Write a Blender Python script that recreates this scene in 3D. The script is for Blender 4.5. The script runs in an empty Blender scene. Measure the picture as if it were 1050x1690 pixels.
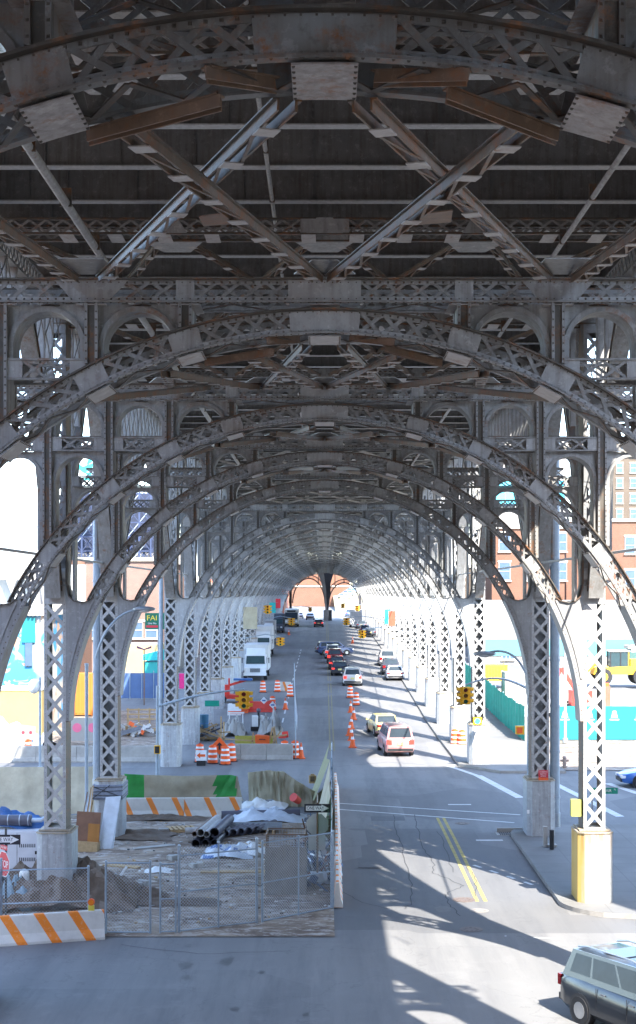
import bpy, math, random
from mathutils import Vector, Matrix, noise
random.seed(7)
R = math.radians
scene = bpy.context.scene
COL = scene.collection
CZ = 10.3            # camera height above the street below it
L = 12.0             # bay length of the viaduct

# ---------------------------------------------------------------- terrain profile (drop below the camera, by bay)
GP = [(-20,10.3),(4,10.3),(5,10.1),(7,9.97),(8,9.93),(9,9.8),(10,9.45),(11,9.08),(12,8.75),(17,7.4),(25,5.75),(30,5.1),(40,4.7),(60,4.6),(400,4.6)]
def gh(d):
    for (a, ha), (b, hb) in zip(GP, GP[1:]):
        if d <= b: return ha + (hb-ha)*(d-a)/(b-a)
    return GP[-1][1]
def gz(y): return CZ - gh(y/L)
def gp(px, py):
    """street point that the photograph shows at this pixel"""
    d = 5.0
    for _ in range(40): d = 0.5*d + 0.5*gh(d)*200/(py-980)
    return ((px-536)*d/200, d*L, gz(d*L))
def at(px, py, d): return ((px-536)*d/200, d*L, CZ-(py-980)*d/200)
def gx(px, d): return (px-536)*d/200

# ---------------------------------------------------------------- mesh builder
class G:
    def __init__(s): s.v=[]; s.f=[]; s.m=[]; s.mats=[]
    def mi(s, mat):
        if mat not in s.mats: s.mats.append(mat)
        return s.mats.index(mat)
    def add(s, vs, fs, mat):
        b=len(s.v); k=s.mi(mat); s.v.extend([tuple(v) for v in vs])
        for f in fs: s.f.append([i+b for i in f]); s.m.append(k)
    def box(s, c, d, mat, rz=0, rx=0, ry=0):
        x,y,z=[q/2 for q in d]
        vs=[Vector(p) for p in ((-x,-y,-z),(x,-y,-z),(x,y,-z),(-x,y,-z),(-x,-y,z),(x,-y,z),(x,y,z),(-x,y,z))]
        if rz or rx or ry:
            mt=Matrix.Rotation(rz,3,'Z')@Matrix.Rotation(ry,3,'Y')@Matrix.Rotation(rx,3,'X'); vs=[mt@v for v in vs]
        c=Vector(c)
        s.add([v+c for v in vs],[(0,3,2,1),(4,5,6,7),(0,1,5,4),(1,2,6,5),(2,3,7,6),(3,0,4,7)],mat)
    def hexa(s, vs, mat): s.add(vs,[(0,3,2,1),(4,5,6,7),(0,1,5,4),(1,2,6,5),(2,3,7,6),(3,0,4,7)],mat)
    def bar(s, p0, p1, w, t, mat, n=(0,1,0)):
        """bar from p0 to p1, thickness t along n, width w across"""
        p0=Vector(p0); p1=Vector(p1); a=(p1-p0)
        if a.length<1e-6: return
        a.normalize(); n=Vector(n); n=(n-a*n.dot(a))
        if n.length<1e-4: n=Vector((1,0,0)); n=n-a*n.dot(a)
        n.normalize(); u=a.cross(n)*(w/2); n=n*(t/2)
        s.hexa([p0-u-n,p0+u-n,p0+u+n,p0-u+n,p1-u-n,p1+u-n,p1+u+n,p1-u+n],mat)
    def cyl(s, p0, p1, r0, mat, r1=None, n=10, cap=True):
        if r1 is None: r1=r0
        p0=Vector(p0); p1=Vector(p1); a=(p1-p0).normalized()
        u=a.orthogonal().normalized(); w=a.cross(u)
        vs=[]
        for p,r in ((p0,r0),(p1,r1)):
            for i in range(n):
                t=2*math.pi*i/n; vs.append(p+u*(r*math.cos(t))+w*(r*math.sin(t)))
        fs=[(i,(i+1)%n,n+(i+1)%n,n+i) for i in range(n)]
        if cap: fs+= [tuple(range(n))[::-1], tuple(range(n,2*n))]
        s.add(vs,fs,mat)
    def tube(s, pts, r, mat, n=8, closed=False):
        pts=[Vector(p) for p in pts]; N=len(pts); vs=[]; up=None
        for i,p in enumerate(pts):
            q0=pts[max(i-1,0)]; q1=pts[min(i+1,N-1)]; a=(q1-q0).normalized()
            if up is None: up=a.orthogonal().normalized()
            u=(up-a*up.dot(a)).normalized(); up=u; w=a.cross(u)
            rr=r[i] if isinstance(r,(list,tuple)) else r
            for k in range(n):
                t=2*math.pi*k/n; vs.append(p+u*(rr*math.cos(t))+w*(rr*math.sin(t)))
        fs=[]
        for i in range(N-1):
            for k in range(n): fs.append((i*n+k,i*n+(k+1)%n,(i+1)*n+(k+1)%n,(i+1)*n+k))
        fs+=[tuple(range(n))[::-1],tuple(range((N-1)*n,N*n))]
        s.add(vs,fs,mat)
    def prism(s, pts, a, b, mat, ax='y'):
        """polygon (u,v) extruded from a to b along an axis; ax='y': u=x, v=z; ax='x': u=y, v=z; ax='z': u=x, v=y"""
        n=len(pts)
        def P(u,v,t): return {'y':(u,t,v),'x':(t,u,v),'z':(u,v,t)}[ax]
        vs=[P(u,v,a) for u,v in pts]+[P(u,v,b) for u,v in pts]
        s.add(vs,[tuple(range(n))[::-1],tuple(range(n,2*n))]+[(i,(i+1)%n,n+(i+1)%n,n+i) for i in range(n)],mat)
    def sph(s, c, r, mat, n=10, sc=(1,1,1), half=False):
        vs=[];fs=[];rows=n//2
        for i in range(rows+1):
            ph=math.pi*i/rows*(0.5 if half else 1)
            for k in range(n):
                t=2*math.pi*k/n
                vs.append((c[0]+r*sc[0]*math.sin(ph)*math.cos(t),c[1]+r*sc[1]*math.sin(ph)*math.sin(t),c[2]+r*sc[2]*math.cos(ph)))
        for i in range(rows):
            for k in range(n): fs.append((i*n+k,(i+1)*n+k,(i+1)*n+(k+1)%n,i*n+(k+1)%n))
        s.add(vs,fs,mat)
    def rivet(s, p, n, r, mat):
        n=Vector(n); p=Vector(p); u=n.orthogonal().normalized(); w=n.cross(u)
        b=[p+u*r,p+w*r,p-u*r,p-w*r]; t=[p+n*(r*.6)+q*.55*r for q in (u,w,-u,-w)]
        s.add(b+t,[(4,5,6,7),(0,1,5,4),(1,2,6,5),(2,3,7,6),(3,0,4,7)],mat)
    def mesh(s, name, smooth=False):
        me=bpy.data.meshes.new(name); me.from_pydata(s.v,[],s.f)
        for m in s.mats: me.materials.append(m)
        me.polygons.foreach_set('material_index', s.m)
        if smooth: me.polygons.foreach_set('use_smooth',[True]*len(s.f))
        me.update()
        if smooth:
            try: me.set_sharp_from_angle(angle=R(35))
            except Exception: pass
        return me
    def obj(s, name, parent=None, loc=None, rz=0, smooth=False):
        return link(name, s.mesh(name, smooth), parent, loc, rz)
def link(name, me, parent=None, loc=None, rz=0):
    o=bpy.data.objects.new(name, me); COL.objects.link(o)
    if parent: o.parent=parent
    if loc is not None: o.location=loc
    if rz: o.rotation_euler=(0,0,rz)
    return o
def tag(o, label=None, cat=None, group=None, kind=None):
    if label: o['label']=label
    if cat: o['category']=cat
    if group: o['group']=group
    if kind: o['kind']=kind
    return o
def thing(name, label, cat, loc=(0,0,0), rz=0, group=None):
    o=bpy.data.objects.new(name, None); COL.objects.link(o); o.empty_display_size=.3
    o.location=loc; o.rotation_euler=(0,0,rz); return tag(o,label,cat,group)
def dup(o, loc=None, rz=None, label=None, group=None, parent=None):
    kids=list(o.children)
    c=o.copy(); COL.objects.link(c)
    c.parent=parent
    if loc is not None: c.location=loc
    if rz is not None: c.rotation_euler=(0,0,rz)
    if label: c['label']=label
    if group: c['group']=group
    for k in kids: dup(k, parent=c)
    return c
def text(name, s, size, mat, parent=None, loc=(0,0,0), rot=(R(90),0,0), ext=.003, sx=1.0):
    cu=bpy.data.curves.new(name,'FONT'); cu.body=s; cu.size=size; cu.extrude=ext; cu.align_x='CENTER'; cu.align_y='CENTER'
    t=bpy.data.objects.new('tmp',cu); COL.objects.link(t)
    dg=bpy.context.evaluated_depsgraph_get(); me=bpy.data.meshes.new_from_object(t.evaluated_get(dg))
    COL.objects.unlink(t); bpy.data.objects.remove(t)
    me.materials.clear(); me.materials.append(mat); me.name=name
    o=link(name, me, parent, loc); o.rotation_euler=rot; o.scale=(sx,1,1)
    return o

# ---------------------------------------------------------------- materials
def _nt(name):
    m=bpy.data.materials.new(name); m.use_nodes=True; nt=m.node_tree; b=nt.nodes['Principled BSDF']; return m,nt,b
def N(nt, t, **kw):
    n=nt.nodes.new(t)
    for k,v in kw.items():
        if k.startswith('_'): setattr(n,k[1:],v)
        else: n.inputs[k].default_value=v
    return n
def rgba(c): return (c[0],c[1],c[2],1)
def noise_n(nt, vec, scale, detail=4, rough=.6, dist=0):
    n=nt.nodes.new('ShaderNodeTexNoise'); n.inputs['Scale'].default_value=scale; n.inputs['Detail'].default_value=detail
    n.inputs['Roughness'].default_value=rough; n.inputs['Distortion'].default_value=dist
    nt.links.new(vec, n.inputs['Vector']); return n.outputs['Fac']
def ramp(nt, fac, a, b):
    n=nt.nodes.new('ShaderNodeMapRange'); n.inputs['From Min'].default_value=a; n.inputs['From Max'].default_value=b
    nt.links.new(fac,n.inputs['Value']); return n.outputs['Result']
def mix(nt, fac, a, b, mode='MIX'):
    n=nt.nodes.new('ShaderNodeMix'); n.data_type='RGBA'; n.blend_type=mode
    if isinstance(fac,(int,float)): n.inputs[0].default_value=fac
    else: nt.links.new(fac,n.inputs[0])
    for k,x in ((6,a),(7,b)):
        if isinstance(x,tuple): n.inputs[k].default_value=rgba(x)
        else: nt.links.new(x,n.inputs[k])
    return n.outputs[2]
def mth(nt, op, a, b=None, c=None):
    n=nt.nodes.new('ShaderNodeMath'); n.operation=op
    for k,x in enumerate((a,b,c)):
        if x is None: continue
        if isinstance(x,(int,float)): n.inputs[k].default_value=x
        else: nt.links.new(x,n.inputs[k])
    return n.outputs[0]
def pos(nt): return nt.nodes.new('ShaderNodeNewGeometry').outputs['Position']
def objc(nt): return nt.nodes.new('ShaderNodeTexCoord').outputs['Object']
def mapv(nt, vec, sc):
    n=nt.nodes.new('ShaderNodeMapping'); n.inputs['Scale'].default_value=sc; nt.links.new(vec,n.inputs['Vector']); return n.outputs['Vector']
def bump(nt, b, fac, strength=.3, dist=.02):
    n=nt.nodes.new('ShaderNodeBump'); n.inputs['Strength'].default_value=strength; n.inputs['Distance'].default_value=dist
    nt.links.new(fac,n.inputs['Height']); nt.links.new(n.outputs['Normal'],b.inputs['Normal'])
def setc(nt,b,c): 
    if isinstance(c,tuple): b.inputs['Base Color'].default_value=rgba(c)
    else: nt.links.new(c,b.inputs['Base Color'])
def steel(name, col, rust=.5, rough=.55, grime=.55, dirt=(.10,.075,.055)):
    """painted riveted steel: paint with grime, vertical streaks and rust blooms"""
    m,nt,b=_nt(name); p=pos(nt)
    n1=noise_n(nt,p,.9,5,.65); n2=noise_n(nt,mapv(nt,p,(9,9,.7)),1,3,.6); n3=noise_n(nt,p,14,4,.7); nb=noise_n(nt,p,2.3,6,.7)
    c=mix(nt,mth(nt,'MULTIPLY',ramp(nt,n1,.35,.75),grime),col,tuple(q*.62 for q in col))
    c=mix(nt,mth(nt,'MULTIPLY',ramp(nt,n2,.45,.72),.75*grime),c,dirt)
    n5=noise_n(nt,p,5.5,5,.75); c=mix(nt,mth(nt,'MULTIPLY',ramp(nt,n5,.56,.64),.35),c,tuple(min(.7,q*1.6+.03) for q in col))
    c=mix(nt,mth(nt,'MULTIPLY',ramp(nt,n5,.44,.34),.45*grime),c,tuple(q*.45 for q in dirt))
    rmask=mth(nt,'MULTIPLY',ramp(nt,nb,.66-.17*rust,.78-.12*rust),ramp(nt,n3,.36,.60))
    rc=mix(nt,n3,(.10,.035,.012),(.34,.13,.035))
    c=mix(nt,mth(nt,'MULTIPLY',rmask,min(1,.35+rust)),c,rc)
    setc(nt,b,c); b.inputs['Roughness'].default_value=rough; b.inputs['Metallic'].default_value=0.0
    bump(nt,b,n3,.15,.01); return m
def flat(name, col, rough=.6, var=.25, scale=3.0, metal=0, bmp=.1, spec=None):
    m,nt,b=_nt(name); p=objc(nt)
    n=noise_n(nt,p,scale,5,.65); n2=noise_n(nt,p,scale*9,3,.6)
    c=mix(nt,mth(nt,'MULTIPLY',ramp(nt,n,.3,.75),1.0),col,tuple(q*(1-var) for q in col))
    c=mix(nt,mth(nt,'MULTIPLY',ramp(nt,n2,.55,.8),var),c,tuple(q*.6 for q in col))
    setc(nt,b,c); b.inputs['Roughness'].default_value=rough; b.inputs['Metallic'].default_value=metal
    if bmp: bump(nt,b,n2,bmp,.01)
    return m
def glassy(name, col=(.03,.04,.05), rough=.08):
    m,nt,b=_nt(name); p=objc(nt); n=noise_n(nt,p,1.5,2)
    setc(nt,b,mix(nt,n,col,tuple(q*1.8 for q in col))); b.inputs['Roughness'].default_value=rough; b.inputs['IOR'].default_value=1.33; b.inputs['Specular IOR Level'].default_value=.22
    return m
def carpaint(name, col, rough=.28):
    m,nt,b=_nt(name); p=objc(nt); n=noise_n(nt,p,4,4)
    setc(nt,b,mix(nt,mth(nt,'MULTIPLY',ramp(nt,n,.45,.8),.35),col,tuple(q*.75+.02 for q in col)))
    b.inputs['Roughness'].default_value=rough; b.inputs['Metallic'].default_value=.15; b.inputs['Coat Weight'].default_value=.5; b.inputs['Coat Roughness'].default_value=.1
    return m
def emit(name,col,st):
    m,nt,b=_nt(name); setc(nt,b,col); b.inputs['Emission Color'].default_value=rgba(col); b.inputs['Emission Strength'].default_value=st; return m
def striped(name, base, stripe, pitch, width, slope, rough=.7, axis=0, wear=.5, off=0, vert=2):
    m,nt,b=_nt(name); tc=objc(nt); sp=nt.nodes.new('ShaderNodeSeparateXYZ'); nt.links.new(tc,sp.inputs[0])
    n=noise_n(nt,tc,2.5,5,.7); n2=noise_n(nt,tc,11,5,.7)
    t=mth(nt,'ADD',sp.outputs[axis],mth(nt,'MULTIPLY',sp.outputs[vert],slope)); t=mth(nt,'ADD',t,off+100*pitch)
    t=mth(nt,'MODULO',t,pitch); f=mth(nt,'LESS_THAN',t,width)
    wr=ramp(nt,n2,.36-.12*wear,.44-.1*wear); f2=mth(nt,'MULTIPLY',f,mth(nt,'MAXIMUM',wr,1-wear))
    c=mix(nt,mth(nt,'MULTIPLY',ramp(nt,n,.45,.75),.5),base,tuple(q*.65 for q in base))
    c=mix(nt,f2,c,stripe); c=mix(nt,mth(nt,'MULTIPLY',ramp(nt,n2,.6,.75),.35*wear),c,(.2,.17,.12))
    setc(nt,b,c); b.inputs['Roughness'].default_value=rough; bump(nt,b,n2,.15,.01); return m
def brick(name, c1, c2, mortar, sc=1.0, painted=0.0):
    m,nt,b=_nt(name); tc=objc(nt)
    sp=nt.nodes.new('ShaderNodeSeparateXYZ'); nt.links.new(tc,sp.inputs[0])
    cb=nt.nodes.new('ShaderNodeCombineXYZ'); nt.links.new(mth(nt,'ADD',sp.outputs[0],sp.outputs[1]),cb.inputs[0]); nt.links.new(sp.outputs[2],cb.inputs[1])
    t=nt.nodes.new('ShaderNodeTexBrick'); nt.links.new(cb.outputs[0],t.inputs['Vector']); t.inputs['Color1'].default_value=rgba(c1); t.inputs['Color2'].default_value=rgba(c2)
    t.inputs['Mortar'].default_value=rgba(mortar); t.inputs['Scale'].default_value=1.0; t.inputs['Brick Width'].default_value=.24*sc; t.inputs['Row Height'].default_value=.08*sc; t.inputs['Mortar Size'].default_value=.008*sc
    n=noise_n(nt,tc,.35,5,.65); c=mix(nt,mth(nt,'MULTIPLY',ramp(nt,n,.4,.7),.4),t.outputs['Color'],tuple(q*.6 for q in c1))
    setc(nt,b,c); b.inputs['Roughness'].default_value=.85; return m

STEEL=steel('steel_paint',(.30,.295,.28),rust=.65)
STEELB=steel('steel_paint_web',(.40,.395,.38),rust=.45)
STEELD=steel('steel_paint_flange',(.10,.088,.07),rust=1.1)
STEELL=steel('steel_paint_light',(.42,.415,.40),rust=.5,grime=.35)
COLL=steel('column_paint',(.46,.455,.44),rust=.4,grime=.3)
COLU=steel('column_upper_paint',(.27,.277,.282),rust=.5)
BRKT=steel('bracket_paint',(.32,.32,.315),rust=.45,grime=.4)
BRACE=steel('brace_paint',(.17,.135,.10),rust=1.3)
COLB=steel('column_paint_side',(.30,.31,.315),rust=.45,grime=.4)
BATTEN=steel('batten_plate_paint',(.45,.42,.39),rust=.7,grime=.25)
RUSTY=steel('rusted_steel',(.20,.13,.085),rust=1.0)
DECKM=steel('deck_underside',(.22,.215,.205),rust=.15,rough=.8,grime=.7)
FLOORF=steel('floor_beam_flange',(.50,.50,.48),rust=.35,grime=.35)
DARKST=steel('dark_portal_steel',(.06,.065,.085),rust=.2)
CONC=flat('concrete',(.42,.41,.38),.85,.3,1.2)
PED=steel('pedestal_paint',(.42,.435,.44),rust=.42,rough=.7,grime=.5)
PEDR=steel('pedestal_cap_rust',(.36,.31,.24),rust=.75,rough=.7,dirt=(.35,.22,.05))
BLACK=flat('black_rubber',(.02,.02,.022),.7,.3,6)
DGREY=flat('dark_metal',(.06,.065,.07),.5,.3,5)
GALV=flat('galvanised_steel',(.42,.46,.50),.4,.25,6,metal=.6,bmp=0)
POLE=flat('pole_paint',(.34,.40,.45),.5,.25,4)
ORANGE=flat('safety_orange',(.85,.13,.02),.55,.2,5)
YELLOW=flat('signal_yellow',(.80,.42,.02),.5,.2,6)
WHITE=flat('white_paint',(.78,.78,.75),.6,.15,4)
WOOD=flat('raw_timber',(.50,.34,.17),.8,.35,7)

LIGHTER={}; DIMMED={}
def dimmed(me):
    """same mesh with the shade of the near bents put into darker colours"""
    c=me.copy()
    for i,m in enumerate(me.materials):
        if m.name not in DIMMED:
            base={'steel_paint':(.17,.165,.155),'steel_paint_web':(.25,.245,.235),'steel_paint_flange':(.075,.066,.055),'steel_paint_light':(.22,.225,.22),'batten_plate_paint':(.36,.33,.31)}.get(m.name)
            DIMMED[m.name]=steel(m.name+'_dimmed',base,rust=.85,grime=.7) if base else m
        c.materials[i]=DIMMED[m.name]
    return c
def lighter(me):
    """same mesh with the brighter light of the far half put into paler colours"""
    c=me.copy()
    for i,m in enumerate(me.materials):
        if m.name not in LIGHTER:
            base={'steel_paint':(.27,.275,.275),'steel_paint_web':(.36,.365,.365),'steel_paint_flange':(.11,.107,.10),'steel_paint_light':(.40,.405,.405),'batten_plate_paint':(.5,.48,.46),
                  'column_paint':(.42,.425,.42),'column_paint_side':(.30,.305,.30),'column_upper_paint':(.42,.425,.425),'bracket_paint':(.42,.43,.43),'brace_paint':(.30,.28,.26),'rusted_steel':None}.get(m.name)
            LIGHTER[m.name]=steel(m.name+'_far_lit',base,rust=.35,grime=.35) if base else m
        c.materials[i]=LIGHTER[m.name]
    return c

def stained():
    m,nt,b=_nt('pedestal_rust_stained'); p=objc(nt); sp=nt.nodes.new('ShaderNodeSeparateXYZ'); nt.links.new(p,sp.inputs[0])
    n2=noise_n(nt,mapv(nt,p,(7,7,.5)),1,4,.6); n=noise_n(nt,p,3,5,.7)
    base=mix(nt,ramp(nt,n,.4,.7),(.46,.47,.46),(.36,.36,.34))
    e=mth(nt,'SUBTRACT',8.905-.28,sp.outputs[0]); e=mth(nt,'ADD',e,mth(nt,'MULTIPLY',mth(nt,'SUBTRACT',n2,.5),.5)); f=ramp(nt,e,-.10,.22)
    c=mix(nt,mth(nt,'MULTIPLY',f,.85),base,(.55,.36,.05))
    f2=mth(nt,'MULTIPLY',ramp(nt,sp.outputs[2],1.6,2.5),ramp(nt,n2,.4,.6)); c=mix(nt,mth(nt,'MULTIPLY',f2,.8),c,(.40,.20,.04))
    f3=mth(nt,'MULTIPLY',ramp(nt,sp.outputs[2],.25,.0),ramp(nt,n,.35,.6)); c=mix(nt,mth(nt,'MULTIPLY',f3,.6),c,(.30,.22,.12))
    setc(nt,b,c); b.inputs['Roughness'].default_value=.7; return m
STAINED=stained()
# =====================================================================  VIADUCT
AZ, AA, AB = -4.45, 8.65, 8.95      # arch rib ellipse: centre height (below camera level), half width, rise
def rib(t, off=0.0):                # t: 0 at right springing .. pi at left; returns x, z of the rib offset outward
    x=AA*math.cos(t); z=AZ+AB*math.sin(t)
    nx=math.cos(t)/AA; nz=math.sin(t)/AB; l=math.hypot(nx,nz)
    return x+nx/l*off, z+nz/l*off
def rib_z(x, off=.21):
    x=abs(x); a=AA+off; b=AB+off
    return AZ+b*math.sqrt(max(0,1-(x/a)**2))
def t_at_x(x): return math.acos(max(-1,min(1,x/AA)))
RD=.21; DEP=.72
PANX=[2.3,3.85,5.35,6.87]
def lattice_xz(g, x0,x1,z0,z1, y, pitch, w, mat, t=.02):
    n=max(1,round((x1-x0)/pitch)); s=(x1-x0)/n
    for i in range(n):
        a=x0+i*s; b=a+s
        g.bar((a,y,z0),(b,y,z1),w,t,mat); g.bar((a,y+t,z1),(b,y+t,z0),w,t,mat)
def mk_rib():
    g=G(); T0=math.asin((-.3-AZ)/AB); T1=math.pi-T0
    n=150; ts=[T0+(T1-T0)*i/n for i in range(n+1)]
    def curved(o0,o1,y0,y1,mat,a=T0,b=T1,n=110):
        vs=[];fs=[]
        for i in range(n+1):
            t=a+(b-a)*i/n
            for (o,y) in ((o0,y0),(o1,y0),(o1,y1),(o0,y1)):
                x,z=rib(t,o); vs.append((x,y,z))
        for i in range(n):
            for k in range(4): fs.append((4*i+k,4*i+(k+1)%4,4*i+4+(k+1)%4,4*i+4+k))
        fs+=[(3,2,1,0),(4*n,4*n+1,4*n+2,4*n+3)]
        g.add(vs,fs,mat)
    for y,s in ((0,-1),(DEP,1)):
        yo=y+.10*s
        # flange angles: outstanding leg and leg on the web face
        curved(RD-.03,RD,min(y-.02,yo),max(y+.02,yo)+.0,STEELD); curved(RD-.10,RD-.032,min(y,y+.022*s),max(y,y+.022*s),STEEL)
        curved(-RD,-RD+.03,min(y-.02,yo),max(y+.02,yo),STEEL); curved(-RD+.032,-RD+.10,min(y,y+.022*s),max(y,y+.022*s),STEELL)
    # panel plates in the webs
    plates=[(0,.60)]+[(x,.27) for x in PANX]+[(-x,.27) for x in PANX]
    sol=[]
    for x,hw in plates:
        t=t_at_x(x); dt=hw/9.0; sol.append((t-dt,t+dt))
        for y in (-.035,DEP+.02): curved(-RD+.05,RD-.05,y,y+.018,STEELL if x==0 else STEELB,t-dt,t+dt,6)
    sol.sort()
    # lacing of both webs
    edges=[T0]+[q for s in sol for q in s]+[T1]
    for i in range(0,len(edges),2):
        a,b=edges[i],edges[i+1]; m=max(1,round((b-a)*9.0/.40)); s=(b-a)/m
        for j in range(m):
            for y in (-.012,DEP+.0):
                x0,z0=rib(a+j*s,-RD+.04);x1,z1=rib(a+(j+1)*s,RD-.04);g.bar((x0,y,z0),(x1,y,z1),.062,.016,STEEL)
                x0,z0=rib(a+j*s,RD-.04);x1,z1=rib(a+(j+1)*s,-RD+.04);g.bar((x0,y+.017,z0),(x1,y+.017,z1),.062,.016,STEEL)
    # bottom and top lacing between the two webs, batten plates at the panels
    for off,mt in ((-RD-.012,STEELD),(RD+.012,STEEL)):
        m=46; s=(T1-T0)/m
        for j in range(m):
            x0,z0=rib(T0+j*s,off);x1,z1=rib(T0+(j+1)*s,off); ya,yb=((.05,DEP-.05) if j%2 else (DEP-.05,.05))
            nx=(x0/AA,0,(z0-AZ)/AB); g.bar((x0,ya,z0),(x1,yb,z1),.07,.016,mt,n=nx)
    for x,hw in plates:
        t=t_at_x(x); dt=(.29 if x==0 else .24)/9.0
        curved(-RD-.05,-RD-.034,-.06,DEP+.06,BATTEN,t-dt,t+dt,4)
        for k in range(7):
            for tt in (t-dt*.93,t+dt*.93):
                xx,zz=rib(tt,-RD-.05); g.rivet((xx,-.02+k*.125,zz),(-xx/9,0,-(zz-AZ)/9),.022,STEELD)
    # rivets along flanges
    m=int((T1-T0)*9/.13)
    for j in range(m):
        t=T0+(T1-T0)*(j+.5)/m
        for o in (-RD+.06,RD-.06):
            x,z=rib(t,o); g.rivet((x,-.022,z),(0,-1,0),.024,STEELD if o>0 else STEEL)
        x,z=rib(t,-RD); g.rivet((x,-.07,z),(-x/9,0,-(z-AZ)/9),.022,STEELD)
    # solid lower bracket (springing): rib web to column face
    for sgn in (1,-1):
        tt=[math.asin((z-AZ)/AB) for z in (.25,)]
        zz=[-4.2+(4.2-.3)*i/14 for i in range(15)]
        inner=[]
        for z in zz:
            xin=(AA-RD)*math.sqrt(1-((z-AZ)/(AB-RD))**2); inner.append((xin*sgn,z))
        poly=[(8.545*sgn,-4.2)]+inner+[(7.62*sgn,-.10),(7.80*sgn,-.22),(8.05*sgn,-.27),(8.28*sgn,-.22),(8.45*sgn,-.05),(8.545*sgn,.28)]
        if sgn<0: poly=poly[::-1]
        for y in (0,DEP): g.prism(poly,y-.012,y+.012,BRKT)
        # throat plate and intrados cover plate
        th=[(7.62,-.12),(7.80,-.24),(8.05,-.29),(8.28,-.24),(8.45,-.07),(8.53,.28),(8.53,1.1)]
        for (xa,za),(xb,zb) in zip(th,th[1:]): g.bar((xa*sgn,DEP/2,za),(xb*sgn,DEP/2,zb),.03,DEP+.16,STEELD)
        for (xa,za),(xb,zb) in zip(inner,inner[1:]):
            g.bar((xa,DEP/2,za),(xb,DEP/2,zb),.028,DEP+.2,BRKT)
            for y in (-.03,):
                for q in (.25,.75): g.rivet((xa+(xb-xa)*q+.06*sgn,y+.014,za+(zb-za)*q),(0,-1,0),.02,STEELD)
        g.bar((inner[0][0]-.0*sgn,DEP/2,-4.21),(8.54*sgn,DEP/2,-4.21),.03,DEP+.1,STEELD)
        # outer flange line across the bracket
        pr=None
        for i in range(13):
            z=-4.1+3.9*i/12; x=(AA+RD-.24)*math.sqrt(max(0,1-((z-AZ)/(AB+RD))**2)); 
            if x>8.5: continue
            if pr: g.bar((pr[0]*sgn,-.03,pr[1]),(x*sgn,-.03,z),.07,.03,BRKT)
            pr=(x,z)
    return g.mesh('arch_rib')
def mk_chord():
    g=G(); XE=9.85
    plates=[(0,.60),(2.3,.15),(-2.3,.15)]
    for y,s in ((0,-1),(DEP,1)):
        for z in (4.80,5.20):
            yo=y+.10*s
            dz=.015 if z<5 else -.015
            g.box((0,(y+yo)/2,z+dz),(2*XE,.10,.03),STEELD if z>5 else STEEL)
            g.box((0,y+.011*s,z+(.065 if z<5 else -.065)),(2*XE,.022,.068),STEELL if z<5 else STEEL)
        yy=y+(-.036 if s<0 else .018)
        for x,hw in plates: g.box((x,yy+.009,5.0),(2*hw,.018,.36),STEELL if x==0 else STEELB)
        for sg in (1,-1): g.prism([(sg*3.85-.30,4.84),(sg*3.85+.30,4.84),(sg*3.85+.62,5.18),(sg*3.85-.62,5.18)],yy,yy+.018,STEELB)
        yb=y-.012 if s<0 else y
        for a,b in ((-XE,-8.2),(-8.2,-4.45),(-3.3,-2.45),(-2.15,-.6),(.6,2.15),(2.45,3.3),(4.45,8.2),(8.2,XE)):
            lattice_xz(g,a,b,4.84,5.16,yb,.38,.055,STEEL,.016)
    m=int(2*XE/.13)
    for j in range(m):
        x=-XE+(j+.5)*2*XE/m
        g.rivet((x,-.024,4.865),(0,-1,0),.022,STEELD); g.rivet((x,-.024,5.135),(0,-1,0),.024,STEELD); g.rivet((x,-.05,4.80),(0,0,-1),.022,STEELD)
    # bottom batten plates / lacing
    for j in range(26):
        x=-XE+2*XE*j/26; a,b=(0.03,DEP-.03) if j%2 else (DEP-.03,0.03)
        g.bar((x,a,4.785),(x+2*XE/26,b,4.785),.07,.014,STEELD,n=(0,0,1))
    for x in (0,2.3,-2.3,3.85,-3.85,5.35,-5.35,6.9,-6.9): g.box((x,DEP/2,4.772),(.5,DEP+.1,.014),BATTEN)
    return g.mesh('top_chord')
def ring(g, cx, zc, r, y0, y1, mat, w=.085, legs=None):
    n=16; vs=[];fs=[]
    pts=[(math.cos(math.pi*i/n),math.sin(math.pi*i/n)) for i in range(n+1)]
    path=[]
    if legs: path.append((1,legs[1]-zc))
    path=[]
    o=[];
    def P(rr,c,s): return (cx+rr*c, zc+rr*s)
    outl=[];inl=[]
    if legs: outl.append((cx+r,legs[1])); inl.append((cx+r-w,legs[1]))
    for c,s in pts: outl.append(P(r,c,s)); inl.append(P(r-w,c,s))
    if legs: outl.append((cx-r,legs[0])); inl.append((cx-r+w,legs[0]))
    for (x,z),(xi,zi) in zip(outl,inl): vs+= [(x,y0,z),(xi,y0,zi),(xi,y1,zi),(x,y1,z)]
    m=len(outl)
    for i in range(m-1):
        for k in range(4): fs.append((4*i+k,4*i+(k+1)%4,4*i+4+(k+1)%4,4*i+4+k))
    g.add(vs,fs,mat)
def spandrel(g, cx, r, ztop, mat, y):
    n=12; 
    for s in (1,-1):
        poly=[(cx+s*(r+.04),ztop),(cx,ztop)]+[(cx+s*(r-.02)*math.sin(math.pi/2*i/n),ztop-.03-r+(r-.02)*math.cos(math.pi/2*i/n)) for i in range(n+1)]+[(cx+s*(r+.04),ztop-.03-r)]
        if s<0: poly=poly[::-1]
        g.prism(poly,y,y+.015,mat)
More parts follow.
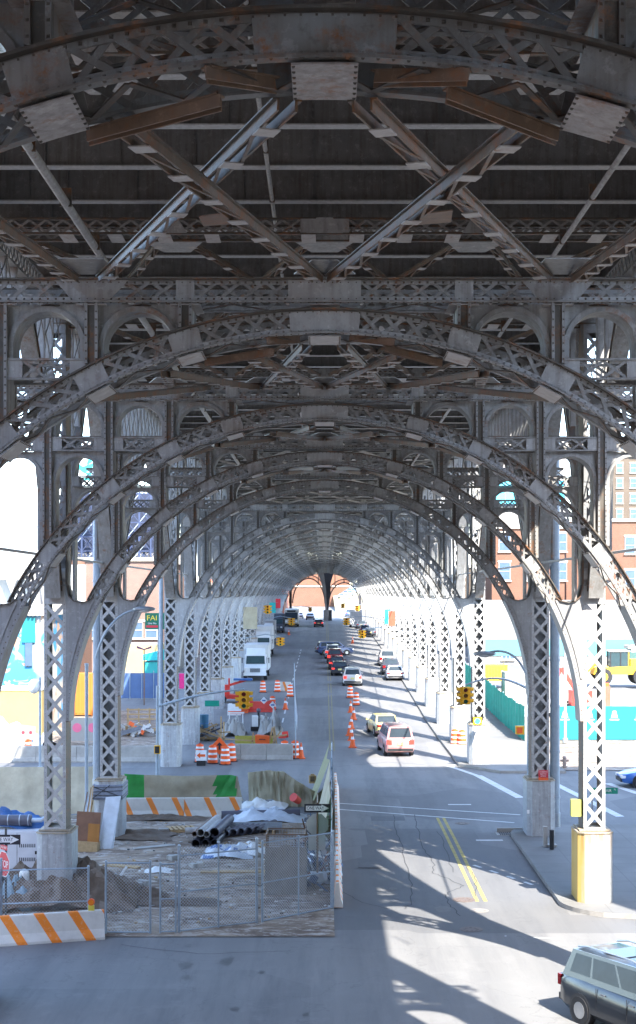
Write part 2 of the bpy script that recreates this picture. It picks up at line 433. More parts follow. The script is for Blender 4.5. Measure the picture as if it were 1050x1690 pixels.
def mk_spandrel(s):
    g=G()
    V=[2.3,3.85,5.35,6.87,8.45]
    for s in (s,):
        for x in V[:4]:
            zb=rib_z(x)
            for dx in (-.085,.085):
                for y in (.0,DEP): g.box((s*x+dx,y,(zb+4.8)/2),(.05,.12,4.8-zb),STEEL)
                g.box((s*x+dx,DEP/2,(zb+4.8)/2),(.02,DEP-.1,4.8-zb),STEELB)
            for y in (-.0,): g.box((s*x,y,(zb+4.8)/2),(.14,.03,4.8-zb),STEELD)
            k=int((4.8-zb)/.13)
            for i in range(k):
                for dx in (-.085,.085): g.rivet((s*x+dx,-.06,zb+.07+i*.13),(0,-1,0),.02,STEELD)
        for a,b in zip(V,V[1:]):
            cx=s*(a+b)/2; r=(b-a)/2-.11; zc=4.8-.04-r
            la=min(zc,rib_z(cx-r)); lb=min(zc,rib_z(cx+r))
            # clip: leg bottoms sit on the rib
            ring(g,cx,zc,r,.05,.60,STEEL,legs=(max(min(zc-.01,rib_z(cx-r)),3.89 if abs(cx)>4 else -9),max(min(zc-.01,rib_z(cx+r)),3.89 if abs(cx)>4 else -9)))
            for y in (.12,.52): spandrel(g,cx,r,4.8,STEELB,y)
            if a>3:
                for y in (.02,.62):
                    x0,x1=min(s*a,s*b)+.1,max(s*a,s*b)-.1
                    for z in (3.55,3.87): g.box(((x0+x1)/2,y,z),(x1-x0,.10,.035),STEEL)
                    g.box((x0+.13,y-.02,3.71),(.26,.016,.3),STEELB); g.box((x1-.13,y-.02,3.71),(.26,.016,.3),STEELB)
                    lattice_xz(g,x0+.26,x1-.26,3.57,3.85,y-.012,.33,.045,STEEL,.014)
            if a>5:
                zc2=3.53-.04-r
                ring(g,cx,zc2,r,.05,.60,STEEL,legs=(min(zc2-.01,rib_z(cx-r)),min(zc2-.01,rib_z(cx+r))))
                for y in (.12,.52): spandrel(g,cx,r,3.53,STEELB,y)
    # king post over the crown
    return g.mesh('spandrel_frame')
def mk_column(sg, zp, web=True):
    """column from the pedestal top (zp, relative to camera height) up to the deck; local origin at camera height"""
    g=G(); xi,xo=8.545,9.265; D=.95
    def bx(x0,x1,y0,y1,z0,z1,m): g.box((sg*(x0+x1)/2,(y0+y1)/2,(z0+z1)/2),(abs(x1-x0),abs(y1-y0),z1-z0),m)
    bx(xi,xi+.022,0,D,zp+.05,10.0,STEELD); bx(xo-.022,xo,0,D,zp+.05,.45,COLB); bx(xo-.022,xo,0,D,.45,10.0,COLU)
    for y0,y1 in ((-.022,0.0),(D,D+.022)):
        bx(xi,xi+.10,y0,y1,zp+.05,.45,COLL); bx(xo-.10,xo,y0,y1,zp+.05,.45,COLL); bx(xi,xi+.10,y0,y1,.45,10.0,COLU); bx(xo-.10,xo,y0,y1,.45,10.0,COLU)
    sol=[(-.34,.26),(3.7,4.5),(8.6,9.1),(zp+.05,zp+.12)]
    for a,b in sol:
        LM=COLL if a<.2 else COLU; bx(xi+.005,xo-.005,-.042,-.024,a,b,LM); bx(xi+.005,xo-.005,D+.024,D+.042,a,b,LM)
    for a,b in ((zp+.12,-.34),(.26,.45),(1.0,3.7),(4.5,8.6),(9.1,9.9)):
        n=max(1,round((b-a)/.74)); s=(b-a)/n
        if b-a<.4: continue
        LM=COLL if a<.2 else COLU
        for i in range(n):
            z0=a+i*s; z1=z0+s
            for y in (-.034,):
                g.bar((sg*(xi+.07),y,z0+.03),(sg*(xo-.07),y,z1-.03),.125,.014,LM); g.bar((sg*(xi+.07),y+.0145,z1-.03),(sg*(xo-.07),y+.0145,z0+.03),.125,.014,LM)
    if web: bx(xi+.022,xo-.022,D*.55,D*.55+.015,zp+.05,9.9,COLB)
    # half-round capital on the front face
    g.cyl((sg*xi,.06,.66),(sg*xo,.06,.66),.22,COLL,n=20); bx(xi-.02,xo+.02,-.10,.04,.26,.31,COLB)
    bx(xi+.01,xo-.01,-.06,-.03,.40,1.0,COLB)
    # outer channel of the upper column, with its foot gusset
    bx(xo+.03,xo+.22,-.02,.30,1.45,9.6,COLU); bx(xo+.06,xo+.14,-.05,-.02,1.45,9.6,STEELD)
    g.prism([(sg*xo,1.0),(sg*(xo+.22),1.45),(sg*(xo+.22),1.9),(sg*xo,1.9)][::sg],.05,.09,COLB)
    # rivets
    z=zp+.12
    while z<9.8:
        for x in (xi+.05,xo-.05): g.rivet((sg*x,-.024,z),(0,-1,0),.022,STEEL)
        for y in (.06,D-.06): g.rivet((sg*xi,y,z),(-sg,0,0),.022,STEELD)
        z+=.15
    g.box((sg*(xi+xo)/2,D/2,zp+.025),(1.02,1.2,.05),PEDR)
    return g.mesh('column')
def mk_pedestal(h, sg, PED=PED):
    g=G(); w,d,c=.575,.80,.20
    def oct_(k): 
        W,D_,C=w*k,d*k,c*k; return [(-W+C,-D_),(W-C,-D_),(W,-D_+C),(W,D_-C),(W-C,D_),(-W+C,D_),(-W,D_-C),(-W,-D_+C)]
    cx=sg*8.905; cy=.47
    o=[(x+cx,y+cy) for x,y in oct_(1.0)]; g.prism(o,-.4,h-.06,PED,ax='z')
    o=[(x+cx,y+cy) for x,y in oct_(1.03)]; g.prism(o,h-.06,h-.015,PEDR,ax='z')
    return g.mesh('pedestal',False)
def mk_side_arch(span, lace=True):
    """longitudinal spandrel arch along the column line; local y from 0 (column back face) to span"""
    g=G(); a=span/2; b=8.6 if span<15 else 7.4; z0=-.08; TOP=9.25
    n=72
    def P(t,o): 
        def F(q): q=max(1e-4,min(math.pi-1e-4,q)); return a-a*math.cos(q), z0+b*max(0,1-abs(math.cos(q))**1.6)**.9
        y,z=F(t); y1,z1=F(t-.02); y2,z2=F(t+.02); dy,dz=y2-y1,z2-z1; l=math.hypot(dy,dz); return y-dz/l*o, z+dy/l*o
    ZA=lambda y: z0+b*max(0,1-abs((y-a)/a)**1.6)**.9
    for x0,x1,o0,o1,m in ((-.27,-.24,-.34,0,STEELB),(.10,.13,-.34,0,STEELB),(-.32,.18,0,.03,STEELD),(-.32,.18,-.37,-.34,STEEL)):
        vs=[];fs=[]
        for i in range(n+1):
            t=math.pi*i/n
            for x,o in ((x0,o0),(x1,o0),(x1,o1),(x0,o1)):
                y,z=P(t,o); vs.append((x,min(max(y,0),span),z))
        for i in range(n):
            for k in range(4): fs.append((4*i+k,4*i+(k+1)%4,4*i+4+(k+1)%4,4*i+4+k))
        g.add(vs,fs,m)
    # verticals, lacing, longitudinal chord
    nv=max(6,round(span/1.38))
    for i in range(1,nv):
        y=span*i/nv; z=ZA(y)
        if TOP-z<.12 or (not lace and i%3): continue
        for x in (-.24,.10): g.box((x,y,(z+TOP)/2),(.05,.14,TOP-z),STEEL)
        g.box((-.07,y,(z+TOP)/2),(.3,.02,TOP-z),STEELB)
    for i in range(nv):
        ya,yb=span*i/nv,span*(i+1)/nv
        zz=max(ZA(y) for y in (ya,yb))
        k=int((TOP-zz)/1.0) if lace else 0
        for j in range(k):
            z1=TOP-j*(TOP-zz)/max(k,1); z2=TOP-(j+1)*(TOP-zz)/max(k,1)
            g.bar((.14,ya,z1),(.14,yb,z2),.07,.02,STEEL,n=(1,0,0)); g.bar((.16,ya,z2),(.16,yb,z1),.07,.02,STEEL,n=(1,0,0))
    for z in (TOP,TOP+.55): g.box((-.07,a,z),(.44,span,.04),STEEL)
    m=round(span/.45)
    for i in range(m):
        for x in (-.26,.12):
            g.bar((x,span*i/m,TOP+.02),(x,span*(i+1)/m,TOP+.53),.06,.016,STEEL,n=(1,0,0)); g.bar((x+.017,span*i/m,TOP+.53),(x+.017,span*(i+1)/m,TOP+.02),.06,.016,STEEL,n=(1,0,0))
    # tie rod
    g.cyl((-.20,0,1.25),(-.20,span,1.25),.045,STEELL,n=8); 
    for y in (.12,span-.12): g.prism([(y-.12,1.0),(y+.25 if y<a else y+.12,1.25),(y-.12,1.5)] if y<a else [(y+.12,1.0),(y+.12,1.5),(y-.25,1.25)],-.25,-.20,STEELB,ax='x')
    return g.mesh('side_arch')
def laced(g, p0, p1, sep=.16, batten=1.5, mat=BRACE, bm=BATTEN):
    p0=Vector(p0);p1=Vector(p1);a=(p1-p0);ln=a.length;a.normalize()
    n=Vector((0,0,1)); n=(n-a*n.dot(a)).normalized(); u=a.cross(n)
    for s in (1,-1):
        o=u*(sep/2*s); g.bar(p0+o,p1+o,.022,.10,mat,n=n); g.bar(p0+o*1.25+n*.05,p1+o*1.25+n*.05,.06,.016,STEELD,n=n)
    k=max(2,round(ln/batten)); 
    for i in range(k):
        c=p0+a*(ln*(i+.5)/k); g.bar(c-a*.14-n*.068,c+a*.14-n*.068,sep+.04,.012,bm,n=n)
        if i<k-1:
            c2=p0+a*(ln*(i+1.5)/k); g.bar(c+a*.17-u*sep/2-n*.055,c2-a*.17+u*sep/2-n*.055,.035,.01,mat,n=n)
def mk_brace(first):
    """lateral bracing of one bay; local y 0 = near bent, L = next bent"""
    g=G(); yb=L-.02
    if first:
        pr=[((.32,.74,4.18),(3.6,yb,5.12)),((1.75,.74,4.02),(.12,yb,5.12)),((3.4,.74,3.55),(4.1,yb,5.12))]
    else:
        pr=[((.30,.74,4.2),(1.45,yb,5.1)),((1.3,.74,4.05),(.12,yb,5.1)),((2.7,.74,3.75),(1.7,yb,5.1)),((2.7,.74,3.75),(3.8,yb,5.1)),((4.1,.74,3.3),(2.9,yb,5.1))]
    for a,b in pr:
        for s in (1,-1): laced(g,(a[0]*s,a[1],a[2]),(b[0]*s,b[1],b[2]))
    # gusset plates: crossings and the nodes at the far chord
    if first:
        for s in (1,-1):
            g.hexa([(s*1.25-.30,6.2,4.64),(s*1.25+.30,5.9,4.64),(s*1.25+.35,6.7,4.70),(s*1.25-.30,6.9,4.70),(s*1.25-.30,6.2,4.655),(s*1.25+.30,5.9,4.655),(s*1.25+.35,6.7,4.715),(s*1.25-.30,6.9,4.715)],RUSTY)
            g.prism([(s*3.85-.42,yb-1.1),(s*3.85+.42,yb-1.1),(s*3.85+.5,yb),(s*3.85-.5,yb)],5.20,5.22,STEELL,ax='z')
    for x in (0,) if first else (0,1.5,-1.5,3.85,-3.85):
        g.prism([(x-.2,yb-1.0),(x+.2,yb-1.0),(x+.5,yb),(x-.5,yb)],5.20,5.22,STEELB,ax='z')
    return g.mesh('lateral_bracing')
def mk_hanger_truss():
    """upper transverse lattice strut carrying the floor at each bent"""
    g=G(); XE=9.4
    for y in (0,DEP):
        for z in (8.92,9.28): g.box((0,y,z),(2*XE,.12,.05),STEELD)
        lattice_xz(g,-XE,-.62,8.95,9.25,y-.03,.42,.055,STEEL,.016); lattice_xz(g,.62,XE,8.95,9.25,y-.03,.42,.055,STEEL,.016)
        g.box((0,y-.06,9.10),(1.2,.016,.34),STEELB)
    for i in range(16):
        x=-XE+.6+i*1.2; g.box((x,DEP/2,8.885),(.36,DEP+.12,.014),BATTEN)
    for x in (-3.85,0,3.85):
        g.prism([(x-.8,DEP+.05),(x+.8,DEP+.05),(x+.35,DEP+1.3),(x-.35,DEP+1.3)],8.93,8.95,STEELB,ax='z')
        g.prism([(x-.45,8.92),(x-.2,9.3),(x+.2,9.3),(x+.45,8.92)],-.08,-.06,STEELB)
    return g.mesh('cross_frame')
def mk_upper_brace():
    g=G()
    for x0,x1 in ((0,3.85),(3.85,0),(3.85,7.7),(7.7,3.85)):
        for s in (1,-1): laced(g,(s*x0+(.25 if x1>x0 else -.25)*s,.9,9.0),(s*x1-(.25 if x1>x0 else -.25)*s,L-.1,9.0),batten=1.25)
    return g.mesh('upper_bracing')
def mk_floor_beam():
    g=G(); XE=9.7
    g.box((0,0,10.015),(2*XE,.30,.03),FLOORF); g.box((0,0,10.62),(2*XE,.02,1.18),DECKM)
    for i in range(14):
        x=-XE+.4+i*1.5; g.box((x+.3*math.sin(i*2.1),-.035,10.62),(.03,.05,1.16),DECKM)
    return g.mesh('floor_beam')
def mk_rust_struts():
    out=[]
    for (a,b) in (((-2.05,.9,3.95),(-.85,.2,4.02)),((-.95,-.05,4.16),(-.42,.6,4.30)),((.42,.5,4.32),(1.15,-.05,4.14)),((1.0,.2,4.08),(2.0,.8,3.92))):
        g=G(); out.append(g); a=Vector(a);b=Vector(b)
        for o in (-.06,.06): g.bar(a+Vector((0,o,0)),b+Vector((0,o,0)),.018,.10,RUSTY,n=(0,0,1))
        g.bar(a+Vector((0,0,.06)),b+Vector((0,0,.06)),.12,.015,RUSTY,n=(0,0,1))
    return [q.mesh('rust_strut') for q in out]

def KY(k): return (k if k!=1 else .975)*L
via=thing('viaduct','long grey riveted steel arch viaduct spanning over the street','viaduct',(0,0,0))
BENTS=[-2,-1,0,1,2,3,4,5]+list(range(7,26))
m_rib,m_ch,m_sp,m_sp2=mk_rib(),mk_chord(),mk_spandrel(1),mk_spandrel(-1)
m_fb,m_cf=mk_floor_beam(),mk_hanger_truss()
m_sa,m_sw=mk_side_arch(L-.97),mk_side_arch(2*L-.97)
m_b1,m_b2=mk_brace(True),mk_brace(False); m_ub=mk_upper_brace()
g=G()
for z in (9.25,9.8): g.box((-.07,(L-.97)/2,z),(.44,L-.97,.04),STEEL)
for x in (-.26,.12): lat=[g.bar((x+.017*q,(L-.97)*i/26,9.27 if q else 9.78),(x+.017*q,(L-.97)*(i+1)/26,9.78 if q else 9.27),.06,.016,STEEL,n=(1,0,0)) for i in range(26) for q in (0,1)]
m_s0=g.mesh('side_girder')
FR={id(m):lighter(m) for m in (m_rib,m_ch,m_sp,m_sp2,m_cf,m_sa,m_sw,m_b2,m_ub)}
NEAR_DIM={id(m):dimmed(m) for m in (m_rib,m_ch,m_sp,m_sp2,m_cf)}
def MM(m,k): return FR[id(m)] if k>=7 else (NEAR_DIM.get(id(m),m) if k<=1 else m)  # near copies dimmed and far ones paled to put light falloff into the colour
for k in BENTS:
    y=KY(k)
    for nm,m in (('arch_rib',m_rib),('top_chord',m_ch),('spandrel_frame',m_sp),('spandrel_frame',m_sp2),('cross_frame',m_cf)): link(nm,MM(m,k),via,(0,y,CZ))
    g0=gz(k*L); zp=g0+2.45-CZ
    if k==4: zp=-7.82
    for s in (1,-1):
        cm=mk_column(s,zp,k!=4)
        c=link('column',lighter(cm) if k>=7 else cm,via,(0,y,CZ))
        link('pedestal',mk_pedestal(zp+CZ-g0,s,STAINED if (k==4 and s>0) else PED),c,(0,0,g0-CZ))
    if k<25:
        w=(k==5)
        for s in (1,-1):
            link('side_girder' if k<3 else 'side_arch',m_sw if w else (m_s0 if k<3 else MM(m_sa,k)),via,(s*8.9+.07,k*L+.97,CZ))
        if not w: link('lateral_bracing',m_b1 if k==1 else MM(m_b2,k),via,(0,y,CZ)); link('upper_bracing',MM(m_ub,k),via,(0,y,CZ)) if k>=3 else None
rs=mk_rust_struts()
for k in (1,2):
    for q in rs: link('loose_strut',q,via,(0,KY(k),CZ))
i=0
far=G()
for j in range(-18,100):
    y=L+ (j+.38)*L/4
    if 0<=j<60: link('floor_beam',m_fb,via,(0,y,CZ))
    else:
        far.box((0,y,CZ+10.015),(19.4,.30,.03),FLOORF); far.box((0,y,CZ+10.62),(19.4,.02,1.18),DECKM)
fo=far.obj('floor_beam',via); fo['kind']='stuff'
g=G(); g.box((0,130,CZ+11.36),(19.6,360,.30),DECKM)
g.box((0,6*L,CZ+10.6),(19,.05,1.2),DECKM)
for s in (1,-1):
    g.box((s*9.78,130,CZ+10.75),(.05,360,1.4),DECKM); g.box((s*9.78,130,CZ+12.3),(.15,360,.12),STEELB)
    for q in range(138): g.box((s*9.78,-49+q*2.6,CZ+11.9),(.06,.06,.8),STEELB)
g.obj('deck',via)

# ---- rainwater pipes strapped to the columns
def pipe(px, d, z0, z1, r, ytop=None):
    g=G(); g.cyl((0,0,z0),(0,0,z1),r,POLE,n=14)
    z=z0+.6
    while z<z1: g.cyl((0,0,z),(0,0,z+.09),r+.02,POLE,n=14); z+=1.9
    g.cyl((0,0,z0-.6),(0,0,z0),r*1.15,GALV,n=12)
    return g
def rainpipe(x,y,z0,z1,r): 
    o=pipe(0,0,z0-CZ,z1-CZ,r).obj('rain_pipe',via,(x,y,CZ),smooth=True)
rainpipe(-9.48,5*L+.5,2.6,CZ+9.5,.16); rainpipe(9.58,5*L+.5,1.2,CZ+9.5,.20); rainpipe(9.65,9*L+.5,1.6,CZ+9.5,.17); rainpipe(-9.5,7*L+.4,1.6,CZ+9.5,.12)

# ---- dark end portal closing the tunnel
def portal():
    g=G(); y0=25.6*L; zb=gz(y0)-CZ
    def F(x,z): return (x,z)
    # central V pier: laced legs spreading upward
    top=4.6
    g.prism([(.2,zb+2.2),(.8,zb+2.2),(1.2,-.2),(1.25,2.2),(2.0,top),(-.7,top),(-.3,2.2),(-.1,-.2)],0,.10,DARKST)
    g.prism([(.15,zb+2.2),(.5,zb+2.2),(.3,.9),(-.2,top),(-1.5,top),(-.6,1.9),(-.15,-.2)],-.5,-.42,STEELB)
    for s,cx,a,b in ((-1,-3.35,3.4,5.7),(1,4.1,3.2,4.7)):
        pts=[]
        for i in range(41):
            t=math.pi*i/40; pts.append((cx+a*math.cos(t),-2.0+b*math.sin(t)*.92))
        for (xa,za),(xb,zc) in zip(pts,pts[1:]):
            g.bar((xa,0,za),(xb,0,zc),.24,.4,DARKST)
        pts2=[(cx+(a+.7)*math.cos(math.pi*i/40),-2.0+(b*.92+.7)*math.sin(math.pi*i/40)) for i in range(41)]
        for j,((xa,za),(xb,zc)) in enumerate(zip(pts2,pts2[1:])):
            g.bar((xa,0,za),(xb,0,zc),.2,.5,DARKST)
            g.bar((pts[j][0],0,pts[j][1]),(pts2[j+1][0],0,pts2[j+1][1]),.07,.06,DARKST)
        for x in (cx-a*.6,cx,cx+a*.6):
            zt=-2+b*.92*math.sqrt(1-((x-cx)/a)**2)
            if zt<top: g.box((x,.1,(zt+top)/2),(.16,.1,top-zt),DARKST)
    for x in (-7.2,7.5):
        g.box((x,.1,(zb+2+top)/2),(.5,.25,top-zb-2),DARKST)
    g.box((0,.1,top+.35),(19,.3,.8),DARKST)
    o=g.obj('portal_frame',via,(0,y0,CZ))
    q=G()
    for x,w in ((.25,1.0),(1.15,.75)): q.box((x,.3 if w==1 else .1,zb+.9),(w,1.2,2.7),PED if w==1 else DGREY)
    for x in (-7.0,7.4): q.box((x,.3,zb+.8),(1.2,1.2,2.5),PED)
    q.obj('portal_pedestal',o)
portal()

# conduits slung under the floor
for x,z,r in ((-5.7,8.6,.10),(5.9,8.72,.06),(-1.3,9.75,.05)):
    g=G(); g.cyl((0,-10,0),(0,100,0),r,STEELB,n=10)
    for q in range(28): g.box((0,-8+q*4,.12),(r*2.6,.08,.3+r),STEELD)
    g.obj('conduit',via,(x,0,CZ+z),smooth=True)
# =====================================================================  GROUND, STREET SURFACES, LIGHT, CAMERA
def asphalt():
    m,nt,b=_nt('asphalt'); p=pos(nt)
    n1=noise_n(nt,p,.12,5,.6); n2=noise_n(nt,mapv(nt,p,(1.1,.10,1)),1.0,5,.7); n3=noise_n(nt,p,30,3,.8); n4=noise_n(nt,p,.9,6,.75)
    c=mix(nt,ramp(nt,n1,.35,.65),(.17,.168,.165),(.215,.21,.20))
    c=mix(nt,mth(nt,'MULTIPLY',ramp(nt,n2,.46,.66),.6),c,(.10,.10,.104))
    c=mix(nt,mth(nt,'MULTIPLY',ramp(nt,n4,.52,.70),.5),c,(.25,.245,.235))
    sp=nt.nodes.new('ShaderNodeSeparateXYZ'); nt.links.new(p,sp.inputs[0])
    n6=noise_n(nt,mapv(nt,p,(.5,.5,1)),.7,2,.4); pv=nt.nodes.new('ShaderNodeTexVoronoi'); pv.distance='CHEBYCHEV'; pv.inputs['Scale'].default_value=.11; nt.links.new(p,pv.inputs['Vector'])
    pc=nt.nodes.new('ShaderNodeSeparateColor'); nt.links.new(pv.outputs['Color'],pc.inputs[0])
    c=mix(nt,mth(nt,'MULTIPLY',mth(nt,'GREATER_THAN',pc.outputs[0],.70),.5),c,(.105,.105,.107))
    c=mix(nt,mth(nt,'MULTIPLY',mth(nt,'LESS_THAN',pc.outputs[1],.22),.22),c,(.27,.265,.255))
    wv=mth(nt,'ABSOLUTE',mth(nt,'SINE',mth(nt,'MULTIPLY',sp.outputs[0],1.75)))
    c=mix(nt,mth(nt,'MULTIPLY',ramp(nt,wv,.55,1.0),.22),c,(.12,.12,.122))
    sp2=noise_n(nt,p,3.1,3,.8); c=mix(nt,mth(nt,'MULTIPLY',ramp(nt,sp2,.66,.72),.5),c,(.07,.07,.07))
    c=mix(nt,mth(nt,'MULTIPLY',n3,.35),c,(.08,.08,.085))
    # cracks
    v=nt.nodes.new('ShaderNodeTexVoronoi'); v.feature='DISTANCE_TO_EDGE'; v.inputs['Scale'].default_value=.20
    d=nt.nodes.new('ShaderNodeVectorMath'); d.operation='ADD'; nn=nt.nodes.new('ShaderNodeTexNoise'); nn.inputs['Scale'].default_value=.9; nn.inputs['Detail'].default_value=6
    sc=nt.nodes.new('ShaderNodeVectorMath'); sc.operation='SCALE'; sc.inputs['Scale'].default_value=2.4
    nt.links.new(p,nn.inputs['Vector']); nt.links.new(nn.outputs['Color'],sc.inputs[0]); nt.links.new(p,d.inputs[0]); nt.links.new(sc.outputs[0],d.inputs[1]); nt.links.new(d.outputs[0],v.inputs['Vector'])
    cr=mth(nt,'LESS_THAN',v.outputs['Distance'],.005)
    c=mix(nt,mth(nt,'MULTIPLY',cr,.22),c,(.07,.07,.07))
    setc(nt,b,c); b.inputs['Roughness'].default_value=.8; bump(nt,b,n3,.25,.01); return m
def pavement():
    m,nt,b=_nt('sidewalk_concrete'); p=pos(nt); sp=nt.nodes.new('ShaderNodeSeparateXYZ'); nt.links.new(p,sp.inputs[0])
    n1=noise_n(nt,p,.5,5,.65); n3=noise_n(nt,p,20,3,.7)
    c=mix(nt,ramp(nt,n1,.35,.7),(.19,.186,.178),(.14,.137,.13)); c=mix(nt,mth(nt,'MULTIPLY',n3,.3),c,(.16,.155,.15))
    def seam(o,pt): return mth(nt,'LESS_THAN',mth(nt,'MODULO',mth(nt,'ADD',o,600.0),pt),.035)
    s=mth(nt,'MAXIMUM',seam(sp.outputs[0],1.55),seam(sp.outputs[1],1.55))
    c=mix(nt,mth(nt,'MULTIPLY',s,.55),c,(.10,.10,.095))
    setc(nt,b,c); b.inputs['Roughness'].default_value=.85; return m
def dirt():
    m,nt,b=_nt('site_dirt'); p=pos(nt)
    n1=noise_n(nt,mapv(nt,p,(.55,.9,1)),.8,6,.7,.6); n2=noise_n(nt,mapv(nt,p,(.7,1.2,1)),2.3,6,.75,.8); n3=noise_n(nt,p,22,4,.8)
    c=mix(nt,ramp(nt,n1,.38,.62),(.36,.275,.195),(.15,.10,.068))
    c=mix(nt,mth(nt,'MULTIPLY',ramp(nt,n2,.50,.60),.85),c,(.52,.47,.41))
    c=mix(nt,mth(nt,'MULTIPLY',ramp(nt,n2,.42,.33),.6),c,(.07,.055,.045))
    c=mix(nt,mth(nt,'MULTIPLY',n3,.35),c,(.06,.05,.045))
    setc(nt,b,c); b.inputs['Roughness'].default_value=.95; bump(nt,b,n2,.5,.08); return m
ASPH=asphalt(); PAVE=pavement(); DIRT=dirt()
RWHITE=flat('road_marking_white',(.62,.62,.60),.8,.35,5); RYEL=flat('road_marking_yellow',(.46,.36,.11),.8,.35,5)
KERB=flat('kerb_stone',(.36,.34,.31),.85,.35,1.5)
def rows(y0,y1):
    ys=[y0]; 
    for a,_ in GP:
        if y0<a*L<y1: ys.append(a*L)
    y=y0
    while y<y1 and y<700: ys.append(y); y+=12
    ys.append(y1); return sorted(set(round(q,3) for q in ys))
def sheet(name, f0, f1, y0, y1, mat, lift, kerb=None, ny=None, kind='structure', nx=1):
    """surface that follows the street's slope between x=f0(y) and x=f1(y)"""
    g=G(); ys=rows(y0,y1)
    if ny: ys=sorted(set(ys+[round(y0+(y1-y0)*i/ny,3) for i in range(ny+1)]))
    vs=[]
    for y in ys:
        for i in range(nx+1): x=f0(y)+(f1(y)-f0(y))*i/nx; vs.append((x,y,gz(y)+lift))
    w=nx+1
    g.add(vs,[(w*i+k,w*i+k+1,w*i+w+k+1,w*i+w+k) for i in range(len(ys)-1) for k in range(nx)],mat)
    if kerb:
        for q in (0,nx):
            A=[vs[w*i+q] for i in range(len(ys))]
            for i in range(len(ys)-1):
                a,b=A[i],A[i+1]; g.add([a,b,(b[0],b[1],b[2]-lift-.1),(a[0],a[1],a[2]-lift-.1)],[(0,1,2,3),(3,2,1,0)][:1],kerb)
        for i in (0,len(ys)-1):
            a,b=vs[w*i],vs[w*i+nx]; g.add([a,b,(b[0],b[1],b[2]-lift-.1),(a[0],a[1],a[2]-lift-.1)],[(0,1,2,3)],kerb)
    o=g.obj(name); o['kind']=kind; return o
sheet('ground',lambda y:-1500,lambda y:1500,-120,4500,ASPH,0)
def corner(x0,y0,y1,r,near=True):
    def f(y):
        dy=(y-y0) if near else (y1-y)
        if near and dy<r: return x0+r-math.sqrt(max(0,r*r-(r-dy)**2))
        dy=y1-y
        if dy<r: return x0+r-math.sqrt(max(0,r*r-(r-dy)**2))
        return x0
    return f
sheet('sidewalk',corner(7.75,46.0,62.6,2.2),lambda y:60,46.0,62.6,PAVE,.15,KERB,ny=60)
sheet('sidewalk',corner(7.75,80.8,900,2.0),lambda y:13.4,80.8,900,PAVE,.15,KERB,ny=None)
sheet('sidewalk',lambda y:-13.0,lambda y:-7.9,150,900,PAVE,.15,KERB)
sheet('dirt_yard',lambda y:-60,lambda y:.30,43.6,66.0,DIRT,.02)
sheet('dirt_yard',lambda y:13.4,lambda y:70,82,135,DIRT,.03)
sheet('dirt_yard',lambda y:-45,lambda y:-9.9,87.5,118,DIRT,.03)
# ---- painted markings (thin sheets 4 mm up)
def mark(name, pts, w, mat, lift=.004, dash=None):
    g=G()
    for (a,b) in zip(pts,pts[1:]):
        ax,ay=a[:2]; bx_,by=b[:2]; l=math.hypot(bx_-ax,by-ay); ux,uy=(bx_-ax)/l,(by-ay)/l
        segs=[(0,l)] if not dash else [(q*(dash[0]+dash[1]),min(l,q*(dash[0]+dash[1])+dash[0])) for q in range(int(l/(dash[0]+dash[1]))+1)]
        for s0,s1 in segs:
            if s1<=s0: continue
            n=max(1,int((s1-s0)/6))
            for i in range(n):
                t0=s0+(s1-s0)*i/n;t1=s0+(s1-s0)*(i+1)/n
                q=[(ax+ux*t0+uy*w/2,ay+uy*t0-ux*w/2),(ax+ux*t1+uy*w/2,ay+uy*t1-ux*w/2),(ax+ux*t1-uy*w/2,ay+uy*t1+ux*w/2),(ax+ux*t0-uy*w/2,ay+uy*t0+ux*w/2)]
                g.add([(x,y,gz(y)+lift) for x,y in q],[(0,1,2,3)],mat)
    o=g.obj(name); o['kind']='structure'; return o
a,b=gp(722,1350),gp(788,1488)
for dx in (0,.28): mark('centre_line',[(a[0]+dx,a[1]),(b[0]+dx,b[1])],.13,RYEL,dash=(.9,.05))
RYD=flat('worn_marking_yellow',(.28,.24,.13),.8,.4,2)
for dx in (0,.25): mark('centre_line',[(.35+dx,92),(.35+dx,300)],.10,RYD)
for p,q in (((560,1326),(859,1345)),((560,1336),(849,1358))): mark('crosswalk_line',[gp(*p),gp(*q)],.16,RWHITE)
mark('stop_line',[gp(789,1280),gp(859,1317)],.45,RWHITE); mark('stop_line',[gp(790,1281),gp(735,1262)],.30,RWHITE)
mark('stop_line',[gp(915,1293),gp(1024,1348)],.40,RWHITE)
mark('stop_line',[gp(1003,1293),gp(1060,1312)],.40,RWHITE)
mark('lane_dashes',[gp(782,1428),gp(884,1462)],.14,RWHITE,dash=(.5,.6))
mark('lane_dashes',[gp(925,1550),gp(833,1545)],.10,RWHITE,dash=(.8,.8))
mark('lane_line',[(-3.2,110),(-3.2,200)],.12,RWHITE,dash=(3,3))
for (px,py) in ((735,1262),(757,1328),(806,1387)):
    p=gp(px,py); mark('lane_dashes',[(p[0]-.5,p[1]),(p[0]+.6,p[1])],.28,RWHITE)
MANH=flat('cast_iron_cover',(.17,.13,.11),.6,.35,9); 
def manhole(px,py,r,lab,m=MANH):
    x,y,z=gp(px,py); g=G(); g.cyl((0,0,-.05),(0,0,.006),r,m,n=28); g.cyl((0,0,.006),(0,0,.010),r*.86,m,n=28)
    for i in range(8):
        t=i*math.pi/4; g.cyl((r*.55*math.cos(t),r*.55*math.sin(t),.01),(r*.55*math.cos(t),r*.55*math.sin(t),.016),.05,m,n=8)
    tag(g.obj('manhole_cover',None,(x,y,z)),lab,'manhole cover',group='manhole covers in the street')
manhole(766,1485,.39,'rusty brown manhole cover at the near end of the double yellow line')
manhole(778,1534,.36,'manhole cover in the dark shadow strip nearest the bottom')
